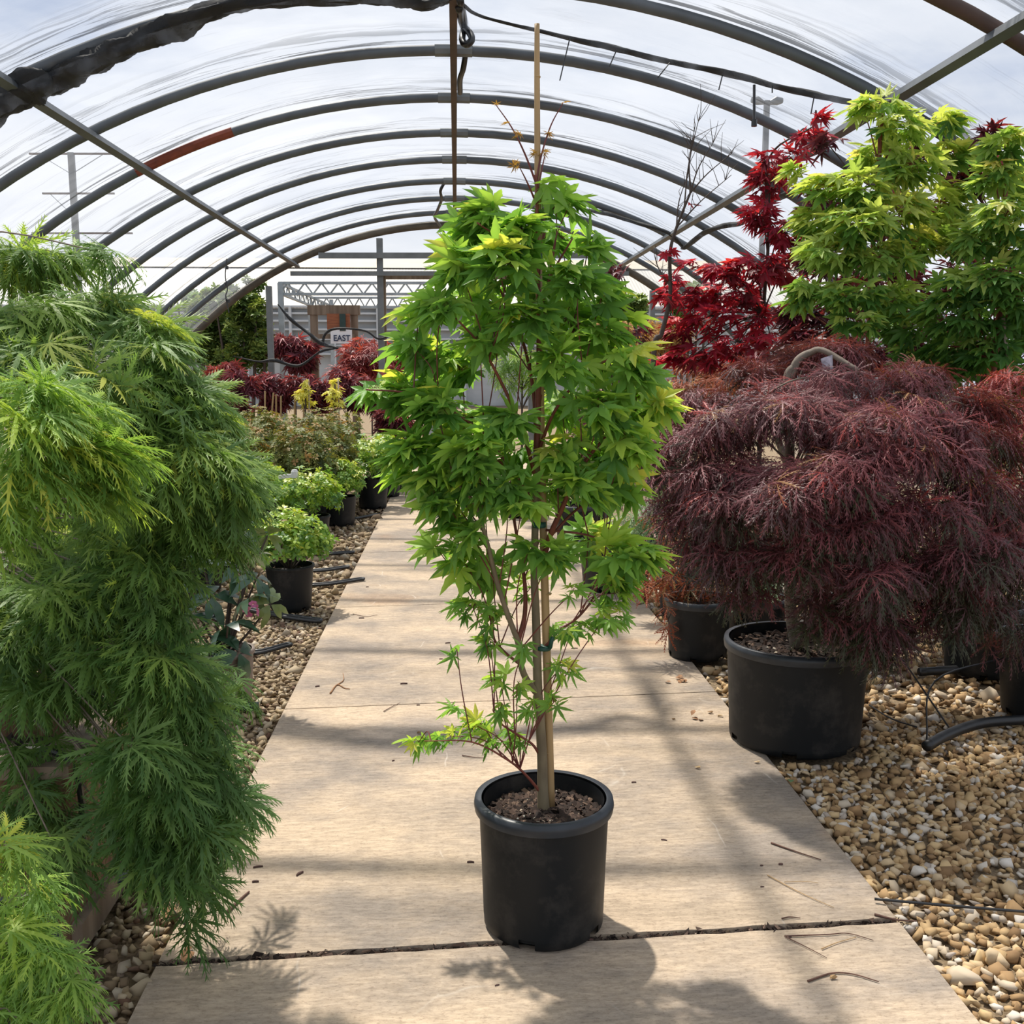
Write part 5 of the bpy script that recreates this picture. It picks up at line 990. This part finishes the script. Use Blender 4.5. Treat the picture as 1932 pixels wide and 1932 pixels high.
for (px, py, l, w_, a, lab) in [(566, 1650, .028, .012, .9, 'brown bark chip below the left laceleaf tips, rightmost of three'), (487, 1637, .030, .010, .2, 'dark bark chip left of the pointed brown one'), (482, 1665, .02, .011, .1, 'small dark bark chip just below its larger twin'),
        (762, 1291, .035, .012, .1, 'dark bark chip on the third slab left of the tree'), (599, 1296, .022, .012, .4, 'small bark chip in the leaf shadow by the left edge'), (682, 1167, .034, .012, 0, 'dark chip just beyond the second joint, left side'), (845, 1214, .03, .012, .3, 'dark chip left of the trunk beyond the joint'), (832, 1244, .02, .008, 0, 'thin brown chip left of the trunk'),
        (1084, 1224, .036, .010, 0, 'flat brown chip just right of the green tie'), (888, 1628, .022, .010, -.1, 'small brown chip left of the centre pot'), (1196, 1477, .018, .009, 0, 'small brown chip right of the pot rim'), (1253, 1586, .02, .007, -.4, 'slim dark chip right of the pot'), (1473, 1632, .014, .010, 0, 'round dark chip near the fallen twig'), (1437, 1634, .010, .007, 0, 'tiny dark chip left of the round one'),
        (693, 1108, .02, .01, .2, 'small dark chip on the far slab at left'), (1115, 1774, .014, .008, 0, 'small chip at the pot foot on the joint'), (742, 1436, .012, .008, .7, 'tiny red-brown chip on the second slab'), (789, 1331, .016, .008, 0, 'tiny dark chip on the second joint'), (1262, 1225, .014, .006, 0, 'tiny dark sliver right of the canopy'), (1438, 1674, .012, .005, 0, 'tiny sliver beneath the grass stems'), (938, 1860, .012, .006, .3, 'tiny fleck on the nearest slab left'), (1490, 1770, .012, .006, .3, 'tiny dark fleck below the joint at right')]:
    chip(px, py, l, w_, a, lab)
for (px, py, l, w_, lab) in [(1316, 1447, .024, .020, 'small tan stone on the path left of the wide pot base'), (1428, 1437, .024, .019, 'tan stone against the foot of the wide pot'), (1340, 1343, .026, .022, 'tan stone leading the row left of the wide pot'), (1358, 1350, .030, .018, 'pale stone touching the wide pot side'), (1271, 1356, .018, .014, 'dark pebble at the left end of the stone row'), (790, 1382, .022, .017, 'brown pebble among the lowest leaves'), (1573, 1843, .02, .018, 'dark pebble by the curved twig')]:
    c = G(px, py, w_*.35); V, T = ROCKS[(px) % 8]; mb = MB().add(c+V*np.array([l*.55, w_*.6, w_*.6]), [tuple(t) for t in T], (px % 10)/12); tag(mb.obj('stone', 'gravel'), lab, 'stone', 'loose stones on the path')
def twig(pts, r, label, m='twig', name='twig'):
    P = spline([G(x, y, .004) for x, y in pts], 6); tag(MB().tube(P, np.linspace(r, r*.5, len(P)), 6).obj(name, m, None, True), label, 'twig', 'twigs on the path')
twig([(1455, 1590), (1500, 1606), (1549, 1622)], .0035, 'straight brown twig near the right slab edge'); twig([(1448, 1651), (1510, 1684), (1573, 1712)], .002, 'long straw stem below the brown twig', 'straw', 'grass_stem'); twig([(1480, 1664), (1520, 1663), (1544, 1666)], .0015, 'short straw stem beside the long one', 'straw', 'grass_stem')
twig([(1480, 1766), (1560, 1763), (1600, 1761), (1648, 1774)], .0022, 'long reddish twig just below the near joint'); twig([(1483, 1768), (1520, 1786), (1560, 1807)], .0018, 'thin twig forking down from the reddish twig'); twig([(1550, 1790), (1580, 1778), (1615, 1768)], .0018, 'thin stem crossing under the reddish twig', 'straw', 'grass_stem')
twig([(1524, 1851), (1570, 1836), (1610, 1838), (1658, 1852)], .003, 'curved dark twig on the nearest slab over the rust stain'); twig([(1475, 1733), (1490, 1730), (1510, 1732)], .0025, 'short dark twig on the near joint'); twig([(1650, 1725), (1690, 1735), (1730, 1738)], .004, 'reddish root strand at the right slab corner')
twig([(872, 1425), (890, 1428), (917, 1430)], .0025, 'short red twig below the lowest leaves'); twig([(430, 1720), (450, 1700), (470, 1682)], .006, 'broken bark stick below the left laceleaf'); twig([(1205, 1140), (1220, 1137), (1232, 1145)], .004, 'dead curled stem by the second pot'); twig([(724, 1342), (740, 1333), (755, 1326)], .0022, 'short dark twig on the second joint')
twig([(623, 1308), (636, 1292), (650, 1298), (660, 1300)], .004, 'curled dry brown stem on the third slab', 'dryleaf'); twig([(636, 1292), (648, 1283), (647, 1270)], .003, 'upright prong of the curled dry stem', 'dryleaf'); twig([(666, 1158), (690, 1163), (712, 1160)], .002, 'thin pale twig beyond the second joint')
def leafy(px, py, s, label, m='dryleaf', n=6, seed=1):
    c = G(px, py, .01); rg = np.random.default_rng(seed); g = scatter(LEAF1, c+rg.normal(size=(n, 3))*np.array([s*.5, s*.5, .003]), rg.normal(size=(n, 3))*np.array([1, 1, .2]), np.tile([0, 0, 1.], (n, 1)), s, rg.random(n)); tag(fast_mesh('dry_leaf', *g, m), label, 'leaf', 'fallen leaves')
leafy(1286, 1281, .045, 'small heap of curled dry leaves left of the wide pot', n=9); leafy(1310, 1352, .045, 'brown curled leaf in the stone row by the wide pot', n=3, seed=4); leafy(1496, 1470, .045, 'single green leaf on the slab edge below the wide pot', 'leaf_grey', 1, 5); leafy(265, 1760, .09, 'long brown dry leaf on the gravel at lower left', n=1, seed=6); leafy(360, 1795, .04, 'rusty dry leaf at the left end of the near joint', n=4, seed=7)

for o in bpy.data.objects:
    if '_o' in o.keys(): del o['_o']
